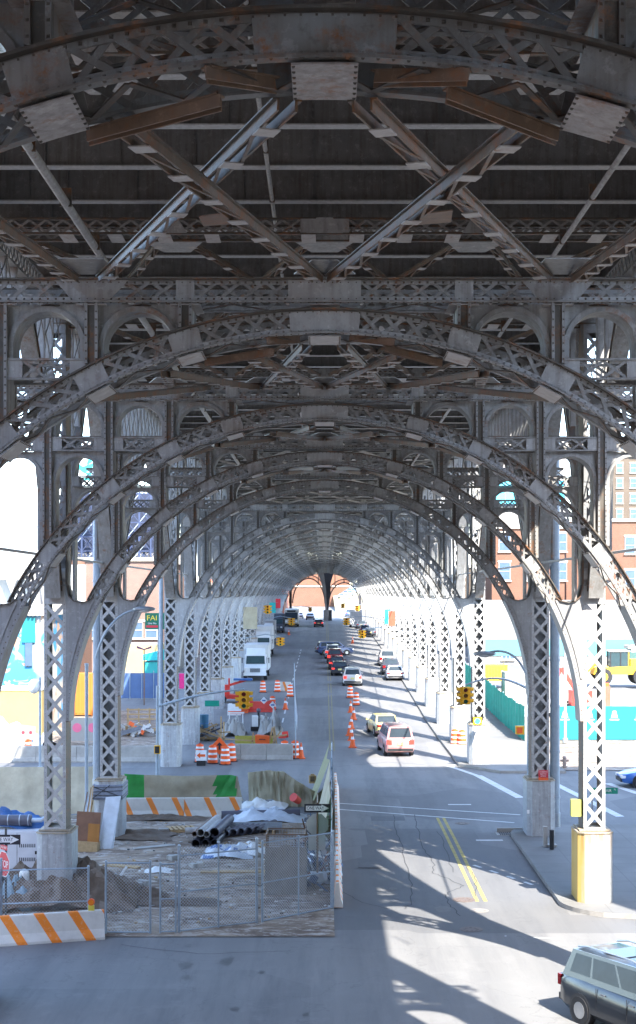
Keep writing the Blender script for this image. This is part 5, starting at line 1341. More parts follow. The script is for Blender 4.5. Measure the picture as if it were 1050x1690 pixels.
# =====================================================================  VEHICLES
GLS=glassy('car_glass'); GLSB=glassy('windscreen_blue',(.03,.05,.055))
TYRE=flat('tyre',(.025,.025,.027),.8,.2,9); RIM=flat('alloy_rim',(.45,.46,.48),.3,.2,9,metal=.8,bmp=0)
TAIL=flat('tail_lamp',(.22,.008,.01),.2,.1,9,bmp=0); BRAKE=emit('brake_lamp_lit',(.8,.03,.02),.35); HEAD=flat('head_lamp',(.75,.78,.80),.1,.1,9,bmp=0); PLATE=flat('number_plate',(.72,.62,.25),.5,.1,9)
TRIMB=flat('black_trim',(.025,.025,.028),.5,.2,9)
def car(lab, p, rz, col, kind='sedan', group='cars on the street', braking=False, name='car', W=None, plate=True):
    K={'sedan':dict(L=4.7,W=1.8,H=1.44,belt=.92,gh=[(-1.75,.93),(-1.05,1.40),(.35,1.44),(1.25,.97)],hood=.82,trunk=.98),
       'suv':dict(L=4.7,W=1.88,H=1.72,belt=1.05,gh=[(-2.18,1.08),(-1.98,1.66),(.45,1.72),(1.30,1.10)],hood=1.0,trunk=1.08),
       'van':dict(L=5.0,W=1.95,H=1.85,belt=1.10,gh=[(-2.42,1.12),(-2.30,1.80),(.75,1.85),(1.65,1.15)],hood=1.0,trunk=1.12)}[kind]
    hw=(W or K['W'])/2; hl=K['L']/2; paint=carpaint(lab.split(' ')[0]+'_paint_%s'%name,col)
    t=thing(name,lab,{'van':'van'}.get(kind,'car') if name=='car' else name.replace('_',' '),p,rz,group)
    st=[(-hl,.82,.42,K['trunk']*.80),(-hl+.10,.93,.30,K['trunk']*.93),(-hl+.35,.985,.24,K['trunk']),(-hl*.55,1,.22,K['belt']+.03),(0,1,.22,K['belt']),(hl*.45,1,.22,K['belt']-.01),(hl*.62,.99,.22,K['hood']+.03),(hl-.40,.955,.24,K['hood']-.06),(hl-.12,.87,.28,K['hood']-.17),(hl,.74,.40,K['hood']-.28)]
    g=G(); vs=[]; 
    for y,w,zl,zb in st:
        h=hw*w; vs+=[(-h*.90,y,zl),(-h,y,zl+.12),(-h*1.0,y,(zl+zb)/2),(-h*.975,y,zb-.10),(-h*.90,y,zb-.01),(-h*.5,y,zb+.025),(h*.5,y,zb+.025),(h*.90,y,zb-.01),(h*.975,y,zb-.10),(h,y,(zl+zb)/2),(h,y,zl+.12),(h*.90,y,zl)]
    n=12; fs=[(i*n+k,i*n+(k+1)%n,i*n+n+(k+1)%n,i*n+n+k) for i in range(len(st)-1) for k in range(n)]+[tuple(range(n))[::-1],tuple(range((len(st)-1)*n,len(st)*n))]
    g.add(vs,fs,paint)
    # greenhouse (painted pillars and roof)
    (y0,z0),(y1,z1),(y2,z2),(y3,z3)=K['gh']; a=hw*.93; b=hw*.74
    gv=[(-a,y0,z0-.06),(a,y0,z0-.06),(a,y3,z3-.06),(-a,y3,z3-.06),(-b,y1,z1),(b,y1,z1),(b,y2,z2),(-b,y2,z2)]
    g.hexa(gv,paint)
    ym=(y1+y2)/2; g.hexa([(-b*.98,y1+.05,z1-.005),(b*.98,y1+.05,z1-.005),(b*.98,y2-.05,z2-.005),(-b*.98,y2-.05,z2-.005),(-b*.80,y1+.2,z1+.035),(b*.80,y1+.2,z1+.035),(b*.80,y2-.25,z2+.03),(-b*.80,y2-.25,z2+.03)],paint)
    g.obj('body',t,smooth=True)
    def quad(nm, A,B,C,D, f0,f1,h0,h1, off, mat=GLS):
        A,B,C,D=map(Vector,(A,B,C,D)) # bottom-left,bottom-right,top-right,top-left
        def P(u,v): return (A.lerp(B,u)).lerp(D.lerp(C,u),v)
        q=[P(f0,h0),P(f1,h0),P(f1,h1),P(f0,h1)]; nrm=(q[1]-q[0]).cross(q[3]-q[0]).normalized()
        g=G(); g.hexa([v-nrm*.01 for v in q]+[v+nrm*off for v in q],mat); return g.obj(nm,t)
    gv=[Vector(v) for v in gv]
    quad('rear_window',gv[1],gv[0],gv[4],gv[5],.08,.92,.16,.93,.008)if False else quad('rear_window',gv[0],gv[1],gv[5],gv[4],.08,.92,.18,.93,.008)
    quad('windscreen',gv[2],gv[3],gv[7],gv[6],.06,.94,.12,.95,.008,GLSB)
    for nm,(A,B,C,D) in (('r',(gv[1],gv[2],gv[6],gv[5])),('l',(gv[3],gv[0],gv[4],gv[7]))):
        sp=((.07,.30),(.33,.63),(.66,.93)) if kind!='sedan' else ((.10,.46),(.50,.90))
        if nm=='l': sp=tuple((1-q,1-p_) for p_,q in sp)
        for f0,f1 in sp: quad('side_window',A,B,C,D,f0,f1,.20,.88,.008)
    for sx in (1,-1):
        for yy in (-hl*.60,hl*.60):
            g=G(); g.cyl((sx*(hw-.20),yy,.34),(sx*(hw+.004),yy,.34),.40,TRIMB,n=20); g.obj('wheel_arch',t)
            g=G(); g.cyl((sx*(hw-.22),yy,.33),(sx*(hw+.02),yy,.33),.325,TYRE,n=22); w_=g.obj('wheel',t)
            g=G(); g.cyl((sx*(hw+.01),yy,.33),(sx*(hw+.028),yy,.33),.20,RIM,n=16); g.obj('rim',w_)
        g=G(); g.box((sx*hw*.76,-hl+.035,K['trunk']*.80),(.30,.12,.14 if kind=='sedan' else .26),BRAKE if braking else TAIL); g.obj('tail_lamp',t)
        g=G(); g.box((sx*hw*.68,hl-.10,K['hood']-.25),(.36,.22,.13),HEAD); g.obj('head_lamp',t)
        g=G(); g.box((sx*(hw+.07),y3-.25,z3+.02),(.16,.10,.13),paint); g.obj('mirror',t)
    g=G(); g.box((0,-hl+.02,.44),(2*hw*.86,.14,.16),TRIMB); g.obj('bumper',t)
    g=G(); g.box((0,hl-.03,.40),(2*hw*.72,.12,.18),TRIMB); g.obj('bumper',t)
    for sx in (1,-1):
        for yy in (-.35,.75): g=G(); g.box((sx*(hw+.001),yy-.45,K['belt']-.33),(.012,.012,.55),TRIMB); g.obj('door_gap',t)
        for yy in (-.55,.45): g=G(); g.box((sx*(hw+.006),yy,K['belt']-.16),(.03,.16,.03),RIM); g.obj('door_handle',t)
    if plate: g=G(); g.box((0,-hl-.012 if True else 0,K['trunk']*.72),(.36,.05,.17),PLATE); g.obj('number_plate',t)
    if braking and kind=='sedan': g=G(); g.box((0,y1-.12,z1-.12),(.3,.04,.04),BRAKE); g.obj('brake_lamp',t)
    return t
def park(px,py,lab,col,kind='sedan',rz=0,**k):
    x,y,z=gp(px,py); L_={'sedan':4.7,'suv':4.7,'van':5.0}[kind]
    return car(lab,(x,y+L_/2*math.cos(rz),z+.0),rz,col,kind,**k)
Q='queue of cars waiting in the middle of the road'
park(582,1133,'silver hatchback at the near end of the waiting queue',(.60,.60,.58),'suv',group=Q,braking=True)
park(561,1116,'black saloon with pink tail lamps second in the waiting queue',(.03,.035,.05),'sedan',group=Q,braking=True)
park(556,1106,'dark red saloon third in the waiting queue',(.09,.02,.03),'sedan',group=Q,braking=True)
park(553,1096,'maroon car fourth in the waiting queue',(.16,.03,.04),'suv',group=Q,braking=True)
park(549,1088,'silver car at the far end of the waiting queue',(.40,.41,.44),'suv',group=Q,braking=True)
x,y,z=gp(552,1081); car('dark blue estate crossing the road sideways beyond the queue',(x,y,z),R(-78),(.04,.07,.16),'suv',group=None)
park(640,1100,'silver-beige people carrier on the right side of the road',(.50,.48,.45),'van',group=None)
park(653,1124,'white saloon parked by the right kerb',(.75,.76,.78),'sedan',group=None)
x,y,z=gp(650,1117); car('black car parked just beyond the white saloon',(x-.2,y+4,gz(y+4)),0,(.025,.03,.05),'suv',group=None,braking=False)
park(526,1035,'dark car driving far up the middle of the road',(.10,.05,.05),'sedan',group=None,braking=True)
park(512,1023,'pale car seen through the left portal arch',(.5,.55,.62),'sedan',group=None)
park(494,1021,'small silver car left of the pale one in the portal arch',(.45,.48,.55),'sedan',group=None)
for i,(px,py,c,l) in enumerate(((603,1046,(.05,.08,.14),'dark blue car parked on the far right below the white van'),(612,1051,(.08,.10,.13),'grey car parked nearest on the far right'),(597,1038,(.10,.12,.15),'dark car parked farthest in the far right row'))): park(px,py,l,c,'sedan',group='cars parked on the far right side')
park(577,1018,'blue and white car under the right portal arch',(.10,.2,.42),'suv',group=None)
# moving van and taxi on the near right lane
x,y,z=gp(655,1249); car('faded red van with bright tail lamps driving away in the right lane',(x,y+2.3,z),R(5),(.52,.26,.25),'van',group=None,braking=True,W=1.80)
x,y,z=gp(640,1222); car('yellow taxi just ahead of the faded red van',(x-.15,y+4.0,gz(y+4)),R(8),(.62,.52,.22),'sedan',group=None)
# near dark SUV bottom right
t=car('dark shiny estate with roof rails turning right at the bottom right corner',(7.6,34.0,gz(34)),R(-152),(.012,.016,.024),'suv',group=None)
for s in (1,-1): g=G(); g.tube([(s*.60,-1.9,1.72),(s*.62,-1.5,1.80),(s*.62,.1,1.82),(s*.60,.4,1.76)],.022,GALV,n=8); g.obj('roof_rail',t)
g=G(); g.box((0,-.75,1.752),(.9,.75,.015),GLS); g.obj('sunroof',t)
# blue car at right edge
x,y,z=gp(1052,1302); car('blue car cut by the right picture edge on the cross street',(x+1.6,y+1.0,gz(y)),R(90),(.03,.13,.42),'sedan',group=None)
# ---- white box trucks
TW=flat('truck_white',(.68,.70,.71),.45,.12,1.2); TBOX=flat('box_body_white',(.60,.62,.64),.5,.22,.6)
def truck(lab,p,rz,Lb=6.2,Hb=3.5,cab=TW,box=TBOX,group='box trucks parked on the left'):
    """front faces +Y local"""
    t=thing('box_truck',lab,'truck',p,rz,group); g=G()
    g.box((0,-1.2,.55+Hb/2-.1),(2.45,Lb,Hb-.9),box)
    for x in (-1.235,1.235):
        for i in range(int(Lb/.6)): g.box((x,-1.2-Lb/2+.3+i*.6,Hb/2+.45),(.02,.05,Hb-1.0),cab)
    g.obj('cargo_box',t)
    y0=-1.2+Lb/2
    g=G(); pr=[(y0+.08,.55),(y0+2.15,.55),(y0+2.2,1.25),(y0+1.25,1.55),(y0+.95,2.45),(y0+.08,2.5)]; g.prism(pr,-1.08,1.08,cab,ax='x'); g.prism([(y0+.08,2.5),(y0+.85,2.47),(y0+.15,3.15),(y0+.08,3.15)],-.95,.95,cab,ax='x'); g.obj('cab',t)
    g=G(); g.hexa([(-.95,y0+1.262,1.60),(.95,y0+1.262,1.60),(.90,y0+.985,2.38),(-.90,y0+.985,2.38),(-.95,y0+1.30,1.61),(.95,y0+1.30,1.61),(.90,y0+1.01,2.39),(-.90,y0+1.01,2.39)],GLSB); g.obj('windscreen',t)
    for s in (1,-1): g=G(); g.box((s*1.085,y0+.6,1.95),(.02,.65,.65),GLS); g.obj('side_window',t)
    g=G(); g.box((0,y0+2.2,1.0),(1.0,.04,.38),DGREY)
    for i in range(5): g.box((0,y0+2.225,.86+i*.07),(.96,.02,.025),GALV)
    g.obj('grille',t)
    for s in (1,-1): g=G(); g.box((s*.82,y0+2.2,1.0),(.3,.06,.22),HEAD); g.obj('head_lamp',t); g=G(); g.box((s*1.35,y0+1.1,1.95),(.08,.2,.55),BLACK); g.bar((s*1.08,y0+1.1,2.1),(s*1.35,y0+1.1,2.1),.03,.03,BLACK); g.obj('mirror',t)
    g=G(); g.box((0,y0+2.28,.62),(2.3,.16,.30),cab); g.box((0,y0+2.2,.42),(2.2,.2,.12),BLACK); g.obj('bumper',t); g=G(); g.box((0,-1.0,.50),(1.9,Lb+1.5,.25),BLACK); g.obj('chassis',t)
    for s in (1,-1):
        for yy in (y0+1.35,-1.2-Lb/2+1.4,): g=G(); g.cyl((s*.85,yy,.48),(s*1.17,yy,.48),.48,TYRE,n=20); w_=g.obj('wheel',t); g=G(); g.cyl((s*1.16,yy,.48),(s*1.18,yy,.48),.24,RIM,n=14); g.obj('rim',w_)
    return t
def T(px,py,lab,**k):
    x,y,z=gp(px,py); Lb=k.get('Lb',6.2); truck(lab,(x,y+Lb/2+1.0,gz(y+3)),R(180),**k)
T(421,1124,'front white box truck facing the camera on the left side of the road')
T(432,1086,'second white box truck right behind the front one',Lb=7,Hb=3.8)
x,y,z=gp(437,1072); truck('third white box truck in the row with a darker roof',(x-.2,y+12,gz(y+12)),R(180),6.2,3.5,box=flat('box_grey',(.42,.42,.42),.5,.3,1))
x,y,z=gp(458,1046); truck('dark covered truck beyond the white box trucks',(x-.2,y+5,gz(y+5)),R(180),6,3.2,cab=flat('truck_dark',(.06,.07,.09),.5,.3,1),box=flat('box_dark',(.07,.08,.10),.6,.3,1))
x,y,z=gp(481,1035); 
t=thing('bus','pale bus far up the left side of the road','bus',(x,y+5,gz(y+5)))
g=G(); g.box((0,0,1.75),(2.6,11,2.7),flat('bus_cream',(.55,.50,.42),.5,.2,1)); g.box((0,0,3.2),(2.3,9,.25),WHITE); g.obj('body',t)
g=G(); g.box((0,-5.51,2.0),(2.3,.04,1.3),GLS); g.obj('windscreen',t); g=G(); g.box((0,-5.53,2.9),(1.6,.05,.35),BLACK); g.obj('destination_sign',t)
for s in (1,-1):
    g=G(); g.box((s*1.305,0,2.15),(.02,9.8,.9),GLS); g.obj('side_window',t); g=G(); g.box((s*.95,-5.53,1.0),(.35,.05,.25),HEAD); g.obj('head_lamp',t)
    for yy in (-3.6,3.4): g=G(); g.cyl((s*1.0,yy,.5),(s*1.32,yy,.5),.5,TYRE,n=18); g.obj('wheel',t)
g=G(); g.box((0,-5.5,.45),(2.5,.2,.3),BLACK); g.obj('bumper',t)
x,y,z=gp(588,1036); t=thing('box_truck','white delivery van on the far right seen from behind','van',(x,y+3,gz(y+3)))
g=G(); g.box((0,0,1.9),(2.3,6,2.8),TW); g.obj('cargo_box',t); g=G(); g.box((0,-3.02,1.8),(1.9,.04,2.2),flat('shutter',(.5,.5,.5),.5,.2)); g.obj('rear_door',t)
for s in (1,-1):
    for yy in (-2,2): g=G(); g.cyl((s*.8,yy,.45),(s*1.15,yy,.45),.45,TYRE,n=16); g.obj('wheel',t)
# red boom lift behind the signal
x,y,z=gp(388,1162); t=thing('boom_lift','red wheeled lift with a white cage behind the hanging signal','lift',(x-.3,y+1.5,gz(y)))
g=G(); g.box((0,0,.55),(2.2,1.4,.35),REDP); g.box((-.5,0,1.1),(.5,.7,.9),REDP); g.bar((-.6,0,1.4),(1.3,0,2.0),.2,.2,REDP); g.bar((-.3,0,.7),(-.3,0,2.1),.14,.14,REDP); g.obj('chassis',t)
g=G(); g.box((-1.0,-.2,1.3),(.5,.4,1.3),WHITE); g.box((.9,0,2.0),(1.6,.8,.16),TARPB); g.obj('cage',t)
for s in (-.8,.8): g=G(); g.cyl((s,-.75,.33),(s,-.5,.33),.33,TYRE,n=16); g.obj('wheel',t)
# yellow wheel loader at right
LY=flat('loader_yellow',(.72,.42,.03),.5,.25,2)
lx,ly=gx(1022,11.5),11.5*L
t=thing('wheel_loader','yellow wheel loader with a dark glass cab on the raised yard at right','loader',(lx,ly,gz(ly)+.3),R(0))
g=G(); g.hexa([(-2.6,-1,1.0),(2.9,-1,1.0),(2.9,1,1.0),(-2.6,1,1.0),(-2.4,-1,1.6),(2.9,-1,1.9),(2.9,1,1.9),(-2.4,1,1.6)],LY); g.box((1.9,0,2.1),(1.9,1.5,.7),LY); g.tube([(-1.2,-.7,1.6),(-2.4,-.7,2.0),(-3.5,-.7,1.0)],.17,LY,n=8); g.tube([(-1.2,.7,1.6),(-2.4,.7,2.0),(-3.5,.7,1.0)],.17,LY,n=8); g.obj('body',t)
g=G(); g.box((-.1,0,2.4),(1.7,1.5,1.5),GLSB); g.obj('cab_glass',t)
g=G(); g.box((-.1,0,3.2),(1.95,1.7,.12),WHITE); 
for x in (-.95,0,.75):
    for y in (-.76,.76): g.box((x,y,2.4),(.1,.06,1.55),LY if x==.75 else BLACK)
g.obj('cab_frame',t)
g=G(); g.prism([(-3.3,.2),(-4.3,.2),(-4.6,1.0),(-4.1,1.5),(-3.3,1.2)],-1.3,1.3,LY); g.obj('bucket',t)
for x in (-1.7,1.9):
    for s in (-1,1): g=G(); g.cyl((x,s*.85,.8),(x,s*1.35,.8),.8,TYRE,n=22); w_=g.obj('wheel',t); g=G(); g.cyl((x,s*1.34,.8),(x,s*1.38,.8),.4,LY,n=14); g.obj('rim',w_)
# cars parked up the hill road beyond the portal
for i in range(7):
    X,Y,Z=at(568+i*6.2,988-i*4.6,33+i*1.6); car(['nearest','second','third','fourth','fifth','sixth','farthest'][i]+' car parked up the hill road beyond the portal',(X,Y,Z),R(-30),random.choice(((.2,.3,.45),(.5,.52,.55),(.08,.1,.16))),'sedan',group='cars parked up the hill road')
# =====================================================================  BUILDINGS AND BACKGROUND
BR_O=brick('brick_orange',(.19,.075,.038),(.14,.056,.03),(.18,.14,.105)); BR_B=brick('brick_brown',(.22,.11,.08),(.17,.085,.065),(.28,.24,.2)); BR_T=brick('brick_tan',(.10,.07,.046),(.08,.056,.037),(.17,.14,.11))
RENDW=flat('render_white',(.27,.25,.225),.8,.12,.3); CYW=flat('cyan_wall',(.09,.22,.24),.7,.1,.3); ROOF=flat('roof_grey',(.25,.24,.23),.9,.2,.5); STONE=flat('stone_trim',(.55,.50,.42),.8,.2,1)
WGL=glassy('window_glass',(.06,.09,.13),.12); FRM=flat('window_frame',(.34,.34,.33),.6,.1,3)
def building(name, lab, x0,x1,y0,y1,z0,z1, wall, wins=None, cornice=STONE, win=(1.0,1.6), face='front', roofmat=ROOF, cat='building', parapet=.5):
    """wins: list of (x centre, z centre) on the -Y face (or 'left': y centre on the -X face)"""
    t=thing(name,lab,cat,((x0+x1)/2,y0,z0)); o=Vector(t.location)
    g=G(); g.box(((x0+x1)/2-o.x,(y1-y0)/2,(z1-z0)/2),(x1-x0,y1-y0,z1-z0),wall); g.obj('wall',t)
    g=G(); g.box((0,(y1-y0)/2,z1-z0+.05),(x1-x0-.4,y1-y0-.4,.1),roofmat); g.obj('roof',t)
    if cornice:
        g=G(); g.box((0,(y1-y0)/2,z1-z0-.15),(x1-x0+.5,y1-y0+.5,.35),cornice); g.obj('cornice',t)
    if wins:
        w,h=win
        g=G(); g.box((0,-.02,0),(w,.06,h),WGL); mw=g.mesh('pane')
        g=G()
        for x in (-w/2,w/2): g.box((x,-.06,0),(.09,.08,h+.1),FRM)
        for z in (-h/2,0,h/2): g.box((0,-.062,z),(w,.07,.09),FRM)
        g.box((0,-.12,-h/2-.12),(w+.3,.22,.12),STONE); g.box((0,-.05,h/2+.16),(w+.3,.09,.2),STONE); mf=g.mesh('window')
        for fc,a,z in wins:
            if fc=='f': f=link('window',mf,t,(a-o.x,0,z-o.z)); 
            elif fc=='l': f=link('window',mf,t,(x0-o.x,a-y0,z-o.z),R(-90))
            else: f=link('window',mf,t,(x1-o.x,a-y0,z-o.z),R(90))
            link('pane',mw,f)
    return t
def grid(fc,a0,a1,na,z0,z1,nz): return [(fc,a0+(a1-a0)*i/max(1,na-1),z0+(z1-z0)*j/max(1,nz-1)) for i in range(na) for j in range(nz)]
def Zp(py,d): return CZ-(py-980)*d/200
# right side
d=25
t=building('apartment_tower','tall tan brick apartment block with rows of small windows at upper right',gx(1012,d),gx(1012,d)+30,d*L,d*L+25,gz(d*L),Zp(728,d),BR_T,grid('f',gx(1023,d),gx(1023,d)+28,11,Zp(1000,d),Zp(747,d),11)[:99],win=(1.3,1.9))
g=G(); g.box((4,6,Zp(728,d)-gz(d*L)+2),(6,5,4),BR_T); g.cyl((10,5,Zp(728,d)-gz(d*L)),(10,5,Zp(728,d)-gz(d*L)+4),1.6,WOOD,n=14); g.obj('roof_tank',t)
d=16; building('brick_warehouse','orange brick building with a pale band right of the front column',gx(935,d),gx(935,d)+30,d*L,d*L+30,gz(d*L),Zp(857,d),BR_O,grid('f',gx(1040,d),gx(1040,d)+14,5,Zp(955,d),Zp(900,d),2),win=(1.3,2.2))
d=14.6; building('brick_row_house','lower orange brick building with white framed windows seen between the right columns',gx(812,d),gx(932,d),d*L,d*L+18,gz(d*L),Zp(868,d),BR_O,grid('f',gx(833,d),gx(930,d)-.3,3,Zp(943,d),Zp(895,d),2),win=(1.35,2.1))
d=14.0; t=building('white_wall_building','long white building with a pale cyan base behind the right hand yard',gx(795,d),gx(795,d)+46,d*L,d*L+6,gz(d*L),Zp(992,d),RENDW,[('f',gx(842,d),Zp(1081,d)),('f',gx(835,d),Zp(1081,d))],win=(.9,1.0),cornice=None)
g=G(); g.box((0,-.05,1.1+.9),(46.1,.12,1.9),CYW); g.obj('cyan_band',t)
d=13.6; building('green_kiosk','dark green cabin with a small pale poster above the loader',gx(1040,d),gx(1040,d)+9,d*L,d*L+2,gz(d*L),Zp(1066,d),flat('dark_green',(.06,.13,.11),.6,.2),cornice=STONE)
d=13.5; X,Y,Z=at(1044,1073,d); g=G(); g.box((0,0,0),(.5,.04,.5),RENDW); tag(g.obj('poster',None,(X+.1,Y-.1,Z)),'small pale poster on the dark green cabin','poster')
d=22; building('white_office','white block with cyan windows behind the right columns',gx(806,d),gx(935,d),d*L,d*L+25,gz(d*L),Zp(728,d),RENDW,grid('f',gx(818,d),gx(846,d),3,Zp(826,d),Zp(803,d),2)+grid('f',gx(915,d),gx(926,d),2,Zp(826,d),Zp(803,d),2),win=(1.7,2.3))
X,Y,Z=at(834,812,21.9); g=G(); g.box((0,0,0),(4.6,.2,4.2),flat('cyan_glass',(.10,.55,.68),.3,.15,.6)); g.box((0,-.12,0),(4.6,.05,.12),RENDW); g.box((0,-.12,0),(.1,.05,4.2),RENDW); tag(g.obj('sign_panel',None,(X,Y,Z)),'cyan glazed panel high on the white block left of the second right column','sign')
X,Y,Z=at(921,812,21.9); g=G(); g.box((0,0,0),(2.2,.2,4.0),flat('cyan_paint',(.03,.45,.62),.4,.15,.6)); g.box((0,-.12,.6),(1.3,.05,.9),RENDW); tag(g.obj('sign_panel',None,(X,Y,Z)),'bright blue panel on the white block between the two nearest right columns','sign')
# off-frame tall block to the right of the street, whose shade falls on the crossing
t=building('corner_building','tall brick block standing to the right of the street corner',17.3,48,30.2,50,0,39,BR_O,grid('l',32,48,5,4,36,9)+grid('f',20,45,4,4,33,9),win=(1.2,1.8))
# right yard: hoarding, green fence, containers
def hoarding(lab,x0,x1,y,h,n,mat=None):
    t=thing('hoarding',lab,'hoarding',((x0+x1)/2,y,gz(y)+.1)); g=G(); g.box((0,0,h/2),(x1-x0,.06,h),mat or CYAN); g.obj('panels',t)
    g=G()
    for i in range(n+1): g.box((x0-(x0+x1)/2+(x1-x0)*i/n,.07,h/2),(.08,.08,h),WOOD)
    g.obj('posts',t)
    for i in range(n):
        xx=x0-(x0+x1)/2+(x1-x0)*(i+.5)/n
        g=G(); g.prism([(xx-.22,h*.66),(xx+.22,h*.66),(xx+.10,h*.86),(xx-.10,h*.86)],-.04,-.033,SIGNW); g.box((xx,-.036,h*.60),(.62,.01,.07),SIGNW); g.obj('logo',t)
    return t
d=8.15; hoarding('bright cyan hoarding with small white logos across the right hand yard',gx(912,d),gx(912,d)+15,d*L,2.25,9)
def vfence(lab,x,y0,y1,h,mat,name='mesh_fence',bx=None):
    t=thing(name,lab,'fence',(x,y0,gz(y0)+.1)); g=G(); n=int((y1-y0)/2.4)
    vs=[]
    for i in range(n*6+1):
        y=y0+(y1-y0)*i/(n*6); zz=gz(y)-gz(y0)
        for z in (0.02,h): vs.append((.05*math.sin(i*1.7)+.03*noise.noise(Vector((i*.4,z,0))),y-y0,zz+z+(.05*math.sin(i*.5) if z else 0)))
    m=len(vs); g.add(vs,[(2*i,2*i+2,2*i+3,2*i+1) for i in range(n*6)],mat); g.add([(a+.02,b,c) for a,b,c in vs],[(2*i,2*i+1,2*i+3,2*i+2) for i in range(n*6)],mat); g.obj('green_mesh',t)
    for i in range(n+1):
        y=(y1-y0)*i/n; g=G(); g.cyl((.08,y,gz(y0+y)-gz(y0)),(.08,y,gz(y0+y)-gz(y0)+h+.1),.035,FPOST,n=8); g.obj('post',t)
    return t
GM=flat('green_mesh',(.015,.36,.28),.8,.3,2)
vfence('dark green mesh fence running away along the right sidewalk',13.25,96.5,140,2.3,GM)
WCON=flat('container_white',(.34,.33,.30),.6,.15,1)
def container(lab,p,rz,l,h,mat,w=2.4,name='shipping_container'):
    t=thing(name,lab,'container',p,rz); g=G(); g.box((0,0,h/2+.1),(l,w,h),mat)
    for i in range(int(l/.28)):
        x=-l/2+.14+i*.28
        for s in (1,-1): g.box((x,s*(w/2+.02),h/2+.1),(.13,.05,h-.25),mat)
    for x in (-l/2,l/2):
        for s in (1,-1): g.box((x,s*w/2,h/2+.1),(.14,.14,h+.1),mat)
    g.obj('corrugated_box',t); g=G(); g.box((l/2+.06,0,h/2+.1),(.05,w*.94,h*.92),mat); 
    for s in (-.5,.5): g.cyl((l/2+.1,s,.3),(l/2+.1,s,h),.025,GALV,n=6)
    g.obj('door',t); return t
d=10.0; container('white ribbed container behind the green mesh fence',(gx(866,d),d*L,gz(d*L)+.1),0,3.4,2.8,WCON)
d=10.4; container('second white container between the two nearest right columns',(gx(925,d),d*L,gz(d*L)+.1),0,3.0,2.9,WCON)
d=11.5; container('yellow container behind the white one at right',(gx(815,d),d*L,gz(d*L)+.6),0,2.2,1.5,LY)
d=9.3; blanket('sand_pile','white rubble heap behind the cyan hoarding','rubble pile',gx(1040,d),d*L,9,5,1.9,CONC,8.8,nx=44,ny=30); blanket('sand_pile','pale heap between the right columns behind the hoarding','rubble pile',gx(905,9.6),9.6*L,4,4,1.8,SNOW,3.1,nx=30,ny=30)
g=G(); g.box((0,0,1.2),(.45,.45,2.4),RUSTY); g.box((0,0,2.5),(.3,.3,.3),ORANGE); tag(g.obj('post',None,(gx(1002,9.2),9.2*L,gz(9.2*L)+.3)),'rusty brown column of material behind the hoarding right of the rusty column','post')
d=9.6; X=gx(958,d); t=thing('excavator','red and dark excavator arm seen beside the front right column','excavator',(X,d*L,gz(d*L)+.1)); g=G(); g.box((0,0,1.2),(1.6,1.8,1.3),REDP); g.box((0,0,.4),(2.0,2.2,.6),BLACK); g.obj('body',t); g=G(); g.bar((-.2,0,1.6),(-1.5,0,3.6),.3,.25,REDP); g.bar((-1.5,0,3.6),(-2.2,0,1.8),.22,.2,REDP); g.obj('arm',t)
# left side
d=8.35; GRAF=None
def graffiti():
    m,nt,b=_nt('mural_paint'); p=objc(nt); n=noise_n(nt,p,.35,3,.5,1.2); n2=noise_n(nt,p,.8,4,.6,1.5); n3=noise_n(nt,p,.25,2,.5,.5)
    c=mix(nt,ramp(nt,n,.40,.5),(.46,.38,.30),(.05,.24,.42)); c=mix(nt,ramp(nt,n2,.55,.6),c,(.42,.24,.15)); c=mix(nt,ramp(nt,n3,.58,.64),c,(.5,.47,.41)); 
    setc(nt,b,c); b.inputs['Roughness'].default_value=.8; return m
MUR=graffiti()
t=building('mural_building','small building painted with a blue and cream mural at far left',-48,gx(74,d),d*L,d*L+10,gz(d*L),Zp(1008,d),MUR,None,cornice=STONE)
ox=t.location.x
g=G(); g.box((gx(48,d)-ox,-.1,Zp(1040,d)-gz(d*L)),(.9,.1,1.7),CYAN); g.obj('painted_panel',t)
g=G(); g.box((gx(48,d)-ox,-.12,Zp(1080,d)-gz(d*L)),(.5,.1,1.6),WGL); g.obj('window',t)
g=G()
for i in range(14): g.box((gx(74,d)-ox-.15-i*.28,-.3,Zp(1013,d)-gz(d*L)),(.14,.3,.28),STONE)
g.obj('dentil_cornice',t)
d=9.2; building('orange_brick_house','narrow orange brick building right of the mural',gx(73,d),gx(110,d),d*L,d*L+12,gz(d*L),Zp(998,d),BR_O,None)
d=12.6; building('brown_brick_building','wide brown brick building between the left columns',gx(112,d),gx(266,d),d*L,d*L+30,gz(d*L),Zp(921,d),BR_B,grid('f',gx(130,d),gx(250,d),6,Zp(1040,d),Zp(1010,d),1),win=(1.2,1.6))
d=12.5; X,Y,Z=at(128,965,d); g=G(); g.cyl((0,0,-4),(0,0,2),1.1,WHITE,n=18); g.cyl((0,0,2),(0,0,2.6),1.1,BR_O,r1=.9,n=18); tag(g.obj('tank',None,(X,Y-1.6,Z)),'white tank with a brown cap in front of the brown brick building','tank')
d=17; building('white_elevated_building','long flat white building above the brown brick one at left',gx(112,d),gx(300,d),d*L,d*L+20,gz(d*L),Zp(893,d),RENDW,None,cornice=None)
d=15.0; building('pale_clapboard_building','pale building with a stepped wall at the left edge',gx(-170,d),gx(64,d),d*L,d*L+20,gz(d*L),Zp(868,d),flat('pale_render',(.46,.46,.42),.8,.15,.25),None,cornice=None)
g=G()
for i in range(9): g.prism([(-1.2,0),(0,-3.2),(1.2,0)],-.3,.0,RENDW); g.v=[(x+(2.6 if i else 0),y,z) for x,y,z in g.v]
